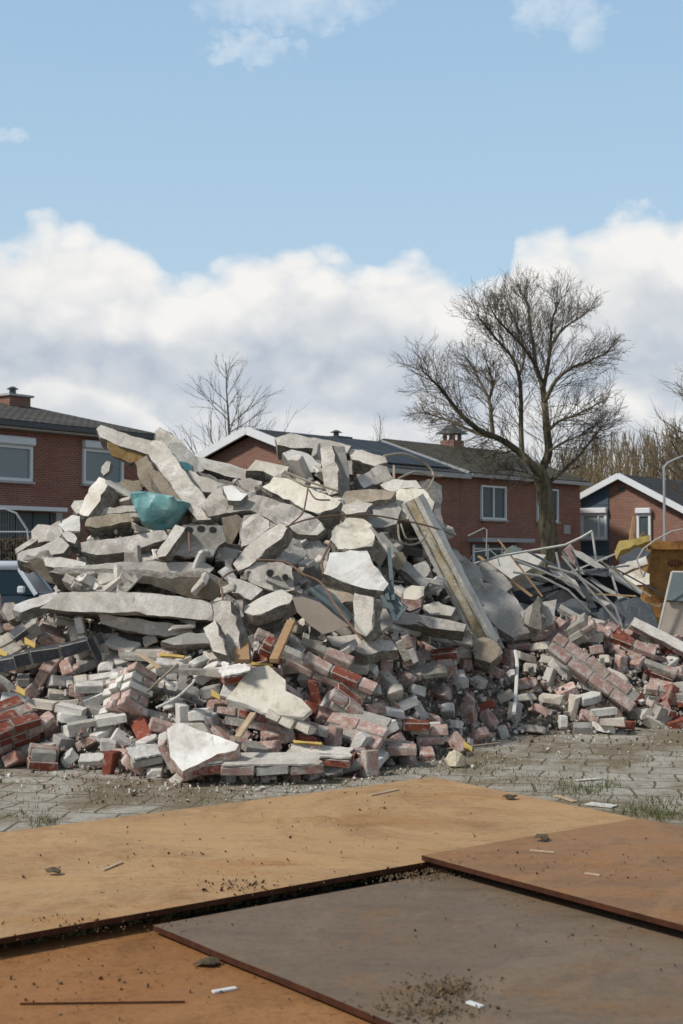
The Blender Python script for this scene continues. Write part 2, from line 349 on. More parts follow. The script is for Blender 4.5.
# ------------------------------------------------------------------ irregular pieces traced in outline, real thickness
def resample(P, step, jit, rnd):
    out = []
    for a, b in zip(P, P[1:]+P[:1]):
        L = (b-a).length; k = max(1, int(L/step)); nn = (b-a).normalized() if L else Vector()
        for i in range(k):
            out.append((a+(b-a)*(i/k), i == 0))
    return out
ALLP = []
def solid(P, n, th, mats, name, parent=None, amp=.007, samp=.030, step=.05, bulge=0, rib=None, seed=0):
    """prism from a 3-D outline P on a plane with normal n: front cap, broken sides; origin at its centre"""
    c = sum(P, Vector())/len(P); n = n.normalized(); P = [p-c for p in P]; off = Vector((seed*3.7, seed*1.3, seed*7.1))
    pts = resample(P, step, 0, R); bm = bmesh.new(); rings = []
    lay = max(1, int(round(th/step)))
    ctr = Vector()
    levels = [0, .007] + [th*(k/lay) for k in range(1, lay)] + [max(th-.012, th*.9), th]
    nudges = []
    for (q, cn) in pts:
        chip = max(0, noise.noise(q*9+off)*1.1+noise.noise(q*24+off)*.9-.1)
        nudges.append(chip)
    for li, d in enumerate(levels):
        ring = []
        for (q, cn), chip in zip(pts, nudges):
            inw = (ctr-q); inw = inw.normalized() if inw.length > 1e-4 else inw
            s = 0
            if li in (0, len(levels)-1): s = .003+chip*.030*min(1, th/.12)
            elif li in (1, len(levels)-2): s = chip*.022*min(1, th/.12)
            w = noise.noise_vector((q-n*d)*8+off)*samp*.32 + noise.noise_vector((q-n*d)*19+off)*samp*.42 + noise.noise_vector((q-n*d)*47+off)*samp*.5
            p = q-n*d+inw*s
            if 0 < li < len(levels)-1: p += w
            else: p += (w - n*w.dot(n))*.6
            ring.append(bm.verts.new(p))
        rings.append(ring)
    k = len(pts)
    for A, B in zip(rings, rings[1:]):
        for i in range(k):
            f = bm.faces.new((A[i], B[i], B[(i+1) % k], A[(i+1) % k])); f.material_index = min(1, len(mats)-1)
    caps = []
    for rg, rev in ((rings[0], False), (rings[-1], True)):
        f = bm.faces.new(rg[::-1] if rev else rg); f.material_index = 0 if not rev else min(1, len(mats)-1); caps.append(f)
    bm.normal_update()
    bmesh.ops.triangulate(bm, faces=caps, quad_method='BEAUTY', ngon_method='BEAUTY')
    border = set(v for rg in (rings[0], rings[-1]) for v in rg); old = set(bm.verts)
    for _ in range(3):
        es = [e for e in bm.edges if e.calc_length() > step*1.9 and not (e.verts[0] in border and e.verts[1] in border and len(set(f.material_index for f in e.link_faces)) > 1)]
        if not es: break
        bmesh.ops.subdivide_edges(bm, edges=es, cuts=1); bmesh.ops.triangulate(bm, faces=[f for f in bm.faces if len(f.verts) > 4])
    u = n.orthogonal().normalized()
    ext = max(p.length for p, _ in pts)
    for v in bm.verts:
        if v in old: continue
        h = noise.noise(v.co*4+off)*amp*1.8+noise.noise(v.co*13+off)*amp*1.3+noise.noise(v.co*33+off)*amp*.9
        front = (v.co.dot(n) > -th*.5)
        if bulge and front: h += bulge*max(0, 1-(v.co.length/ext)**2)
        v.co += n*h*(1 if front else -1)
    if rib:
        dr = rib[0].normalized(); per, a = rib[1], rib[2]
        for v in bm.verts:
            if v.co.dot(n) > -th*.5: v.co += n*a*abs(math.sin(v.co.dot(dr)*math.pi/per))
    bmesh.ops.recalc_face_normals(bm, faces=bm.faces)
    return from_bm(name, bm, mats, parent, 13, c)
NRM = dict(F=(0, -1, .12), U=(0, -.55, .83), T=(0, -.78, .62), D=(0, -.85, -.5), L=(-.5, -.82, .3), R=(.5, -.82, .3), LT=(-.4, -.7, .6), RT=(.4, -.7, .6), V=(0, -.92, .4))
cnt = [0]; S_N = 'concrete_slab'
def piece(label, pts, n='F', th=.2, mats=('concrete', 'broken_core'), o=0.0, name='concrete_chunk', cat='concrete chunk', Y=None, **kw):
    cnt[0] += 1
    kw.setdefault('samp', .020 if name == S_N else .040)
    pts = [tuple(p) for p in pts]
    a = sum(x0*y1-x1*y0 for (x0, y0), (x1, y1) in zip(pts, pts[1:]+pts[:1]))
    if a > 0: pts = pts[::-1]
    cx = sum(p[0] for p in pts)/len(pts); cy = sum(p[1] for p in pts)/len(pts)
    nv = Vector(NRM[n] if isinstance(n, str) else n).normalized()
    P0 = at(cx, cy, (Y if Y else D(cx, cy)-.12)+o)
    P = [hit(x, y, P0, nv) for x, y in pts]
    ob = solid(P, nv, th, list(mats), name, seed=cnt[0], **kw)
    tag(ob, label, cat)
    return ob
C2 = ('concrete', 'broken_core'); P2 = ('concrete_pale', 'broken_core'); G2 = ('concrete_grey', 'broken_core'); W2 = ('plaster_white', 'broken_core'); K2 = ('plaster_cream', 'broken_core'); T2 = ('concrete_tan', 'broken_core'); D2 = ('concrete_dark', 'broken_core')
S = 'concrete_slab'; SC = 'concrete slab'
# --- top left
piece('long pale beam jutting up and left over the upstairs window of the left house', [(97,429),(101,425),(126,433),(153,441),(158,449),(150,455),(130,449),(112,443),(99,437)], 'V', .22, P2, -.25, S, SC)
piece('ochre stained broken underside just below the jutting beam by the left house window', [(106,441),(130,448),(144,455),(139,463),(127,462),(111,455)], 'F', .2, ('ochre', 'broken_core'), -.1)
piece('rounded pale chunk forming the very top of the left part of the heap', [(155,431),(160,427),(172,433),(182,440),(186,447),(166,449),(156,442)], 'V', .3, P2, .1)
piece('grey stepped slab just behind the upper end of the long diagonal plank', [(158,442),(182,443),(194,453),(205,470),(196,474),(178,468),(166,456)], 'RT', .2, C2, .0, S, SC)
piece('piece with a teal painted face left of the long diagonal plank', [(142,456),(150,454),(158,468),(150,471)], 'F', .12, ('teal_paint', 'broken_core'), -.12)
piece('piece with a teal painted face right of the long diagonal plank', [(171,459),(192,463),(193,471),(179,470)], 'F', .12, ('teal_paint', 'broken_core'), -.16)
piece('long grey diagonal plank leaning down to the right above the teal plastic tub', [(145,445),(151,440),(162,441),(176,457),(189,476),(203,494),(213,510),(211,519),(197,520),(183,502),(166,479),(151,460)], (-.25,-.85,.4), .14, ('concrete', 'broken_core'), -.55, S, SC)
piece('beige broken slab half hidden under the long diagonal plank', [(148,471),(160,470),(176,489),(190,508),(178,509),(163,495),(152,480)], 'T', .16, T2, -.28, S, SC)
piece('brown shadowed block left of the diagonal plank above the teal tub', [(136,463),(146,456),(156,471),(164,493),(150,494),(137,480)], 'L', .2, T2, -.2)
piece('light pointed chunk lying right of the diagonal plank, pointing down right', [(182,473),(189,470),(213,480),(229,487),(217,493),(200,491),(187,482)], 'T', .16, C2, -.3)
piece('long thin white edged beam sloping down right in front of the middle gable', [(192,455),(230,464),(262,473),(306,487),(305,495),(262,484),(225,476),(200,467)], 'V', .2, P2, .25, S, SC)
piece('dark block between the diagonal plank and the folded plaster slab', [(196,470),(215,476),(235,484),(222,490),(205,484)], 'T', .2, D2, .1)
# --- left
piece('slanting broken slab standing on the far left, its top by the left house window', [(99,476),(105,476),(108,485),(98,505),(88,516),(78,515),(84,498),(92,484)], 'LT', .2, P2, -.2, S, SC)
piece('small knob of concrete on the tip of the slanting slab at left', [(102,466),(107,461),(111,463),(109,471),(104,477),(101,472)], 'F', .08, P2, -.2)
piece('white lump just left of the slanting slab on the left shoulder', [(71,506),(75,500),(84,500),(84,511),(76,514)], 'V', .2, P2, -.05)
piece('flat white broken slab on the left shoulder below the white lump', [(58,523),(72,514),(81,516),(80,530),(64,531)], 'T', .15, W2, -.1)
piece('lumpy beige block on the upper left rim of the heap', [(32,531),(38,523),(50,525),(60,520),(64,533),(57,543),(44,542),(33,543)], 'V', .3, C2, .0)
piece('narrow pale splinter at the leftmost tip of the heap', [(15,549),(31,538),(38,540),(27,549),(17,553)], 'V', .15, C2, .0)
piece('pale cracked slab end sticking out furthest left', [(16,554),(40,546),(61,537),(70,545),(64,552),(42,557),(26,563),(17,560)], 'T', .14, P2, -.25, S, SC)
piece('underside, its shade put into a tan colour, of the slab sticking out furthest left, above the white car', [(19,560),(42,557),(50,562),(62,586),(50,584),(32,571)], (-.2,-.8,-.45), .2, T2, -.08)  # tan material carries the shade under the slab
piece('layered pale slab end just under the leftmost slab', [(42,557),(60,557),(89,562),(87,568),(64,570),(46,566)], 'V', .3, P2, -.35, S, SC)
piece('small tilted chunk on the left above the long pale slabs', [(60,532),(67,530),(79,538),(76,544),(66,542)], 'T', .14, P2, -.3)
piece('heavy tan slab lying level on the left below the teal tub', [(80,543),(120,537),(166,529),(170,538),(132,551),(95,556),(82,551)], (0,-.85,.5), .16, C2, -.35, S, SC)
piece('upper level plank with a ragged top edge left of the teal tub', [(84,519),(110,514),(140,512),(152,516),(130,522),(96,528),(84,526)], 'V', .3, T2, -.1, S, SC)
piece('thin beige plank behind the teal tub on the left', [(92,510),(115,506),(138,505),(140,511),(110,514),(92,516)], 'V', .3, C2, -.02, S, SC)
piece('brown block wedged between the left house window and the teal tub', [(108,487),(125,480),(140,481),(143,490),(128,497),(112,495)], 'V', .3, T2, .05)
# --- long layered slabs
piece('long pale slab, second of the three long level slabs on the left', [(48,572),(62,567),(120,562),(150,561),(207,563),(215,568),(209,576),(150,576),(90,575)], (0,-.93,.33), .5, P2, -.5, S, SC)
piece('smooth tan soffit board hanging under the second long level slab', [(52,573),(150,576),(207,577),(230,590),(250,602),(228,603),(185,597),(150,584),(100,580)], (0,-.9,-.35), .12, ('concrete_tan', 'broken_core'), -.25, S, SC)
piece('longest pale slab with a flat cut front, lowest of the three long level slabs', [(40,608),(60,592),(120,591),(180,596),(202,600),(214,605),(213,621),(176,617),(120,613),(60,611)], 'F', .7, P2, -.75, S, SC)
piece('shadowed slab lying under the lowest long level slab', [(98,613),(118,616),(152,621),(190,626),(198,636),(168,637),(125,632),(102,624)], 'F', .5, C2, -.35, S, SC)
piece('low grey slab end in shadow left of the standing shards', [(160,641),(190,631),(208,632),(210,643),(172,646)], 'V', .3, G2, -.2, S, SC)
piece('flat white coping stone lying in front of the white car', [(14,605),(22,601),(57,592),(62,596),(46,604),(20,612),(14,611)], 'U', .09, W2, -.5, 'coping_stone', 'coping stone')
piece('rough round stone left of the white coping stone', [(5,602),(12,600),(18,607),(16,618),(7,619),(2,611)], 'V', .16, C2, -.3)
# --- hollow core block
hb = piece('hollow core floor slab end with a row of round holes given as black discs, right of the teal tub', [(162,556),(168,541),(178,527),(192,524),(223,527),(226,540),(219,546),(212,558)], (.1,-.97,.2), .45, ('concrete_grey', 'broken_core'), -.55, 'hollow_core_slab', SC)
piece('slanting broken edge, coloured pale as lit, leaning on the left of the hollow core slab end', [(156,552),(166,538),(176,524),(185,527),(174,544),(166,558),(158,557)], (-.3,-.9,.3), .12, P2, -.75)  # lit edge of the block put in as a paler piece
hb2 = piece('broken hollow block with two holes given as black discs below the light grey diagonal slab', [(244,571),(258,562),(280,560),(292,566),(295,590),(285,593),(265,588),(250,583)], 'V', .25, C2, -.3, 'hollow_block', 'hollow block')
def holes(ob, lst, Y):
    n = 0
    for (px, py, rx) in lst:
        bm = bmesh.new(); c = at(px, py, Y)-ob.location; r = rx*Y/F
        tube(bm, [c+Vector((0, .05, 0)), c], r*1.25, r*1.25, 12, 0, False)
        tube(bm, [c+Vector((0, .05, 0)), c+Vector((0, -.004, 0))], r, r, 12, 1)  # black disc set on the face stands in for the shade inside
        from_bm('hole_shade_disc', bm, ['broken_core', 'rubber'], ob)
holes(hb, [(189, 530, 3.4), (201, 529, 3.4), (213, 530, 3.2)], D(195, 545)-.8)
holes(hb2, [(270, 573, 3.6), (285, 577, 3.0)], D(270, 575)-.50)
# --- centre
piece('light grey slab standing on edge diagonally at the middle of the heap', [(233,564),(244,548),(262,533),(282,521),(289,525),(284,537),(266,551),(249,566),(238,571)], (-.25,-.85,.45), .16, C2, -.6, S, SC)
piece('grey folded plaster slab with sagging creases in the upper middle', [(202,509),(209,496),(221,485),(236,488),(250,494),(270,500),(300,511),(322,523),(327,531),(318,537),(300,537),(282,529),(265,521),(250,514),(226,516),(207,518)], (-.05,-.85,.5), .16, ('concrete', 'broken_core'), -.35, S, SC, bulge=.03, rib=(Vector((.5, 0, -1)), .16, .03))
piece('bright white patch of plaster lying on the folded slab', [(222,487),(231,485),(249,494),(241,501),(228,500)], 'T', .06, W2, -.60)
piece('creased grey block under the folded slab, left of the diagonal slab', [(240,531),(244,516),(260,512),(282,523),(264,533),(250,546),(240,549)], 'V', .25, C2, -.25, rib=(Vector((.7, 0, -.7)), .11, .02))
piece('brown chunk between hollow core slab end and creased block', [(222,517),(238,513),(245,521),(236,540),(229,549),(221,537)], 'F', .2, T2, -.2)
piece('ribbed grey slab right of the light grey diagonal slab', [(268,553),(284,538),(300,541),(307,555),(296,566),(276,561)], 'RT', .16, G2, -.3, S, SC, rib=(Vector((.4, 0, 1)), .07, .02))
piece('large cream topped block pointing right, upper middle of the heap', [(261,486),(274,477),(287,478),(304,486),(341,501),(338,507),(318,514),(304,509),(290,501),(277,496)], (-.1,-.75,.66), .20, K2, -.45)
piece('smooth bluish white slab tilted beside the upright ribbed slabs', [(282,452),(290,448),(308,453),(322,465),(318,472),(303,474),(291,464)], (.1,-.72,.69), .12, W2, .05, S, SC)
piece('cream broken slab under the middle gable, left of the bluish white slab', [(246,471),(255,459),(271,462),(289,467),(286,475),(275,477),(262,471)], 'T', .14, K2, -.05, S, SC)
piece('level plank on the crest in front of the middle chimney', [(275,438),(290,433),(330,440),(352,446),(347,453),(320,449),(290,448),(277,445)], 'V', .3, C2, .1, S, SC)
piece('pale plank end on the crest right of the upright ribbed slabs', [(345,448),(362,450),(386,457),(388,462),(375,467),(352,460)], 'T', .2, P2, .0, S, SC)
piece('left one of the two upright ribbed slabs on the crest', [(321,448),(333,445),(339,470),(338,493),(329,496),(323,480)], 'L', .12, C2, -.25, S, SC, rib=(Vector((1, 0, 0)), .06, .015))
piece('right one of the two upright ribbed slabs on the crest', [(334,447),(344,446),(349,470),(350,491),(344,496),(338,492)], 'F', .12, G2, -.2, S, SC, rib=(Vector((1, 0, 0)), .06, .015))
piece('fluted fan shaped sheet of concrete on the right crest', [(356,479),(378,465),(387,468),(394,482),(376,485),(362,490)], 'RT', .1, C2, -.05, S, SC, rib=(Vector((.5, 0, 1)), .055, .02))
piece('small block left of the fluted sheet on the right crest', [(345,459),(352,461),(353,475),(346,475)], 'F', .15, C2, .0)
piece('cream block with a square top above the large pale trapezoid slab', [(332,531),(346,516),(362,517),(372,524),(378,540),(373,546),(350,550),(338,549),(330,540)], (0,-.72,.69), .2, K2, -.45)
piece('large pale trapezoid slab leaning in the middle right of the heap', [(323,574),(330,553),(350,550),(367,550),(374,565),(389,584),(384,592),(370,591),(350,584),(335,578)], (.1,-.8,.6), .11, ('plaster_white', 'broken_core'), -.85, S, SC)
piece('yellowish block under the pale trapezoid slab', [(314,586),(338,583),(356,589),(354,602),(336,605),(322,598)], 'T', .2, T2, -.5)
piece('upright pale post standing under the pale trapezoid slab', [(354,593),(374,596),(373,628),(366,638),(354,631)], 'L', .14, P2, -.75, 'concrete_post', 'concrete post')
piece('flat light slab leaning low in the middle, left of the curved board', [(242,607),(262,596),(283,588),(294,596),(291,603),(270,611),(252,617),(244,613)], (-.2,-.7,.68), .12, ('concrete_pale', 'broken_core'), -.7, S, SC)
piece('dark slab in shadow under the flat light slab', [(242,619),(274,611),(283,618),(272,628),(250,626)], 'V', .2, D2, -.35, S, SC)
piece('curved tan board with a dark edge hanging in the middle of the heap', [(292,597),(303,596),(320,602),(335,614),(351,626),(333,632),(323,635),(309,625),(297,612)], (-.3,-.85,-.25), .035, ('board_face', 'dark_metal'), -.75, 'curved_board', 'board', amp=.003, samp=.006)
piece('bluish grey metal flashing strip above the curved tan board', [(309,588),(319,584),(335,594),(354,617),(347,625),(333,609),(318,598)], (.3,-.8,.5), .03, ('zinc', 'zinc'), -.62, 'metal_flashing', 'flashing', samp=.012)
piece('first standing shard at the right end of the lowest long slab', [(212,604),(220,600),(231,601),(238,625),(243,656),(231,659),(223,640),(214,622)], 'L', .12, C2, -.95)
piece('crooked shard leaning left of the taller standing shard', [(203,629),(215,621),(223,640),(226,656),(213,652)], 'LT', .1, P2, -1.0)
piece('squared stub just right of the tall standing shard', [(232,600),(244,599),(245,617),(238,621),(232,617)], 'F', .2, C2, -.6)
piece('tan slab left of the hollow block with two holes', [(226,576),(245,580),(263,590),(251,601),(232,593)], 'V', .2, C2, -.35, S, SC)
piece('stone block above the right end of the second long slab', [(212,549),(224,546),(240,550),(238,562),(215,561)], 'V', .2, G2, -.3)
piece('small block behind the light grey diagonal slab, on its lower left', [(225,560),(235,556),(234,572),(226,575)], 'F', .2, C2, -.3)
piece('dull grey chunk below the bend of the folded slab', [(300,540),(318,538),(330,548),(326,562),(310,560)], 'V', .2, G2, -.15)
piece('tan wedge below the large cream topped block', [(282,515),(300,512),(318,517),(314,524),(295,520)], 'F', .2, T2, -.1)
piece('rough block left of the large cream topped block', [(236,480),(250,477),(262,482),(262,495),(246,492)], 'T', .2, C2, .0)
piece('pinkish grey block right of the cream block with a square top', [(374,545),(384,541),(386,556),(380,566),(372,560)], 'F', .18, T2, -.2)
# --- right shoulder
piece('smooth grey lump below the right crest, left of the cream beam top', [(362,521),(372,505),(392,499),(402,508),(397,523),(385,528),(370,526)], 'T', .25, G2, -.15)
piece('long level rubble ledge under the upright ribbed slabs', [(322,499),(345,491),(376,489),(396,492),(391,499),(360,503),(330,505)], 'T', .2, T2, -.15)
piece('white block on the ledge right of the fluted sheet', [(380,485),(392,479),(416,481),(422,488),(400,493),(385,493)], 'V', .25, P2, -.2)
piece('bright chunk on the right rim above the hanging rebar', [(418,482),(432,478),(442,484),(443,498),(436,510),(428,500)], 'R', .2, C2, .0)
piece('pale piece under the ledge left of the smooth grey lump', [(338,507),(358,500),(373,503),(366,512),(346,515)], 'T', .15, C2, -.2)
piece('rough knobbly head of concrete at the top of the long cream beam', [(386,500),(400,489),(424,489),(434,503),(432,518),(424,526),(412,520),(398,522)], 'V', .35, K2, -.45, bulge=.05)
piece('ragged grey block hanging right of the cream beam head', [(428,510),(440,508),(446,530),(452,548),(440,552),(432,530)], 'R', .2, C2, .0)
# long cream beam with parts
def beam():
    root = empty('fallen_beam', (0, 0, 0))
    Y0, Y1 = D(410, 510)-.75, D(486, 640)-.35
    A, B = at(411, 500, Y0), at(487, 646, Y1); root.location = (A+B)/2
    d = (B-A).normalized(); side = Vector((1, -.42, .15)); side = (side-d*side.dot(d)).normalized(); n = side.cross(d)
    if n.y > 0: n = -n
    L = (B-A).length
    def strip(name, u0, u1, h0, h1, mats, seed, amp=.006, tp=0, cuts=26):
        bm = bmesh.new(); prev = None
        for i in range(cuts+1):
            s = i/cuts; w = 1+.08*s; c = A+d*L*s-root.location
            jt = lambda q: noise.noise(Vector((s*9+seed*5, q, seed)))*.012+noise.noise(Vector((s*31, q, seed)))*.006
            ring = [bm.verts.new(c+side*(u0*w+jt(1))+n*(h0+jt(2)*amp*60)), bm.verts.new(c+side*(u1*w+jt(3))+n*(h0+jt(4)*amp*60)),
                    bm.verts.new(c+side*(u1*w+jt(5))+n*h1), bm.verts.new(c+side*(u0*w+jt(6))+n*h1)]
            if prev:
                for k in range(4): f = bm.faces.new((prev[k], prev[(k+1) % 4], ring[(k+1) % 4], ring[k]))
            else: bm.faces.new(ring)
            prev = ring
        bm.faces.new(prev[::-1]); bmesh.ops.recalc_face_normals(bm, faces=bm.faces)
        return from_bm(name, bm, mats, root, 40)
    strip('core', -.056, .056, .0, -.10, ['plaster_cream'], 1)
    strip('flange', -.086, -.052, .035, -.11, ['concrete_pale'], 2)
    strip('flange', .046, .086, .03, -.11, ['concrete_pale'], 3)
    strip('foam_filling', -.036, .026, .012, -.01, ['foam'], 4, .012)
    tag(root, 'long cream concrete beam with yellow foam core sloping down right to the bricks', 'beam')
beam()
piece('ragged broken foot at the lower end of the long cream beam', [(472,640),(485,636),(498,642),(503,654),(490,664),(476,658)], 'V', .25, T2, -.6)
piece('big smooth grey slab leaning right of the long cream beam', [(468,587),(478,581),(492,583),(515,597),(538,631),(514,638),(497,627),(480,607)], (.15,-.75,.64), .1, ('concrete_grey', 'broken_core'), -.55, S, SC)
piece('rough grey rock face behind the long cream beam', [(438,546),(455,549),(470,561),(482,566),(484,582),(470,590),(455,575),(444,560)], 'RT', .4, G2, -.1)
piece('lumpy grey rock right of the beam above the smooth grey slab', [(478,560),(492,566),(504,574),(512,586),(506,592),(492,584),(480,580)], 'T', .3, G2, -.5)
piece('angular grey plate in front of the black scrap sheets', [(520,612),(534,603),(557,599),(553,624),(536,629),(524,623)], 'V', .08, G2, -.5, S, SC)
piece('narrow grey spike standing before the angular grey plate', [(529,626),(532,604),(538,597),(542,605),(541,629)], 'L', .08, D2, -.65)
piece('cream rounded block left of the long beam, near its middle', [(402,592),(412,585),(424,585),(424,596),(414,601),(403,600)], 'T', .16, K2, -.5)
piece('dark red brown chunk under the cream rounded block', [(403,600),(414,601),(423,598),(421,607),(410,611),(403,607)], 'F', .12, ('brick_dusty', 'brick_red'), -.45)
piece('grey plank lying level below the teal metal frame', [(372,607),(400,610),(440,618),(467,624),(464,632),(430,628),(388,623),(373,616)], 'V', .2, C2, -.5, S, SC)
piece('light slab left of the beam foot, above the level grey plank', [(420,606),(438,601),(456,608),(451,616),(426,614)], 'T', .12, P2, -.45, S, SC)
piece('long dark plank slanting down right behind the teal metal frame', [(372,536),(382,532),(404,556),(430,583),(424,589),(402,570)], (.3,-.8,.5), .1, G2, -.25, S, SC)
piece('brown block left of the beam, behind the dark slanting plank', [(388,553),(402,551),(406,560),(398,570),(388,566)], 'F', .2, T2, -.3)
piece('grey block left of the beam above the cream rounded block', [(412,565),(426,560),(432,570),(424,580),(413,577)], 'V', .2, G2, -.2)
piece('low broad pale slab at the foot of the upright post', [(326,637),(360,634),(392,640),(398,650),(368,655),(330,646)], 'T', .12, C2, -.35, S, SC)
piece('dusty ledge right of the low broad slab', [(440,622),(470,630),(472,642),(448,640)], 'T', .15, T2, -.1)

# --- teal tub, metal bits, cables
def teal_tub():
    Y = D(157, 510)-.55; c = at(157, 510, Y); bm = bmesh.new(); nseg = 26; rows = 8; rs = []
    for j in range(rows+1):
        v = j/rows; ring = []
        for i in range(nseg):
            a = 2*math.pi*i/nseg; rr = (1-.62*v**1.6)
            x = math.cos(a)*.26*rr+v*.05; y = math.sin(a)*.17*rr; z = .11-.27*v
            q = noise.noise_vector(Vector((x, y, z))*5)*.07+noise.noise_vector(Vector((x, y, z))*13)*.03
            ring.append(bm.verts.new(Vector((x, y, z))+q))
        rs.append(ring)
    for A, B in zip(rs, rs[1:]):
        for i in range(nseg): bm.faces.new((A[i], A[(i+1) % nseg], B[(i+1) % nseg], B[i]))
    bm.faces.new(rs[-1])
    top = bm.verts.new((.0, .02, .14)); 
    for i in range(nseg): bm.faces.new((rs[0][(i+1) % nseg], rs[0][i], top))
    bmesh.ops.recalc_face_normals(bm, faces=bm.faces)
    root = empty('plastic_tub', c); root.rotation_euler = (rad(8), rad(8), 0)
    from_bm('tub_body', bm, ['teal_plastic'], root, 25)
    if 0: bm = bmesh.new(); tube(bm, [v2 for v2 in [Vector((math.cos(a)*.265, math.sin(a)*.175, .113+.012*math.sin(3*a))) for a in [2*math.pi*i/28 for i in range(29)]]], .009, n=5)
    tag(root, 'crushed translucent teal plastic tub lying among the slabs on the left', 'plastic tub')
teal_tub()
def bars(name, label, cat, polys, r, mat, Yo, flat=None, group=None):
    bm = bmesh.new(); c = None
    for pl in polys:
        P = []
        for q in pl:
            yo = q[2] if len(q) > 2 else 0
            P.append(at(q[0], q[1], D(q[0], q[1])+Yo+yo))
        if c is None: c = P[0].copy()
        P = [p-c for p in P]
        if flat:
            for a, b in zip(P, P[1:]):
                dd = (b-a); q = dd.to_track_quat('X', 'Z'); box(bm, (a+b)/2, (dd.length+flat[0]*.3, flat[0], flat[1]), q)
        else: tube(bm, curve_pts(P, 6) if len(P) > 2 else P, r, n=6)
    o = from_bm(name, bm, [mat], None, 40 if not flat else None, c); tag(o, label, cat, group); return o
bars('metal_profile', 'thin aluminium profile sticking up left of the teal tub', 'metal profile', [[(108,482),(138,499)]], .01, 'aluminium', -.7, (.05, .03))
bars('rebar', 'long thin wire arching from the folded slab right over the cream beam', 'rebar', [[(286,527),(305,520),(330,516),(368,515),(400,520),(432,527),(458,537)]], .007, 'rebar', -1.0)
bars('rebar', 'rusty bar bending from the hollow block down over the curved board', 'rebar', [[(256,560),(285,562),(303,574),(320,582),(332,600),(345,618),(362,640)]], .009, 'rebar', -1.05)
bars('rebar', 'looped pale wire rod on the right crest in front of the roof panels', 'rebar', [[(384,456),(405,454),(424,463),(433,474),(430,486),(424,493)],[(398,479),(415,472),(432,476),(443,476)],[(394,466),(394,480)]], .012, 'concrete_tan', -.3)
bars('rebar', 'bent wire hanging in front of the large cream topped block', 'rebar', [[(308,487),(306,500),(302,514),(290,525),(287,530)],[(309,490),(316,499),(330,500)]], .007, 'rebar', -.95)
bars('rebar', 'straight rod pair lying from the bluish slab towards the upright slabs', 'rebar', [[(286,472),(310,482),(338,491)],[(283,475),(306,486),(325,489)]], .010, 'concrete_tan', -.45)
bars('rebar', 'thin upright wire rising from the tall standing shard', 'rebar', [[(223,602),(222,590),(220,583),(226,575),(236,570)]], .008, 'rebar', -1.05)
bars('rebar', 'dark red rod hanging below the cream square topped block', 'rebar', [[(324,577),(322,562),(327,550),(331,541)]], .010, 'rebar', -.75)
bars('rebar', 'curled wire ring left of the cream beam near its top', 'rebar', [[(398,525),(400,540),(410,545),(422,541),(426,534)],[(401,524),(406,538),(416,539)]], .009, 'concrete_tan', -.75)
bars('rebar', 'thin dark rod in front of the hollow core slab end', 'rebar', [[(189,529),(189,538),(190,552)]], .008, 'rebar', -.98)
bars('rebar', 'long rusty wire running down right below the teal metal frame', 'rebar', [[(418,622),(440,634),(458,644),(476,652)]], .007, 'rebar', -.75)
bars('angle_iron', 'bent teal grey metal angle frame left of the long cream beam', 'metal frame', [[(378,567),(384,583),(388,600)],[(389,548),(391,575),(393,600)],[(382,596),(395,621)],[(395,621),(406,607)],[(406,607),(388,590)],[(384,580),(402,582)]], .01, 'zinc', -1.0, (.03, .012))
piece('thin dark sheet inside the bent teal grey metal frame', [(383,597),(390,592),(404,607),(395,619)], 'V', .01, ('zinc', 'zinc'), -.8, 'metal_sheet', 'metal sheet', samp=.003)
bars('metal_pipe', 'dull grey pipe slanting down in shadow right of the cream square topped block', 'pipe', [[(370,528),(384,545),(394,558)]], .022, 'concrete_grey', -.7)
bars('board', 'short upright wooden batten by the middle brick row', 'wooden batten', [[(291,622),(274,660)]], .02, 'wood', -.8, (.06, .03))
bars('board', 'small orange brown wooden board right of the standing shards', 'wooden board', [[(241,642),(242,660)]], .02, 'wood', -.9, (.10, .03))
bars('plastic_pipe', 'white plastic pipe standing upright in the bricks right of centre', 'plastic pipe', [[(515,651),(517,663),(516,690),(514,713)]], .016, 'plastic_white', -.5)
bars('plastic_pipe', 'black flexible pipe lying in the rubble left of centre', 'plastic pipe', [[(150,688),(168,692),(185,696),(205,705)]], .018, 'rubber', -.45)
bars('metal_pipe', 'thin pinkish pipe crossing over the black flexible pipe', 'pipe', [[(147,692),(162,678),(178,664)]], .011, 'concrete_tan', -.6)
bars('metal_pipe', 'thin pale rod with a bent end near the black flexible pipe', 'pipe', [[(156,708),(176,698),(192,684),(194,680)]], .010, 'concrete_pale', -.6)
bars('wooden_strip', 'pale wooden strip above the pink brick pillar', 'wooden strip', [[(140,654),(160,668)]], .01, 'wood_pale', -.5, (.035, .012))
bars('wooden_strip', 'thin yellow strip left of the pinkish pipe', 'wooden strip', [[(138,676),(155,666)]], .01, 'plastic_yellow', -.5, (.02, .012))
bars('wooden_strip', 'reddish plank end leaning between the plaster covered blocks', 'wooden strip', [[(253,714),(238,737)]], .02, 'wood_pale', -.6, (.04, .02))
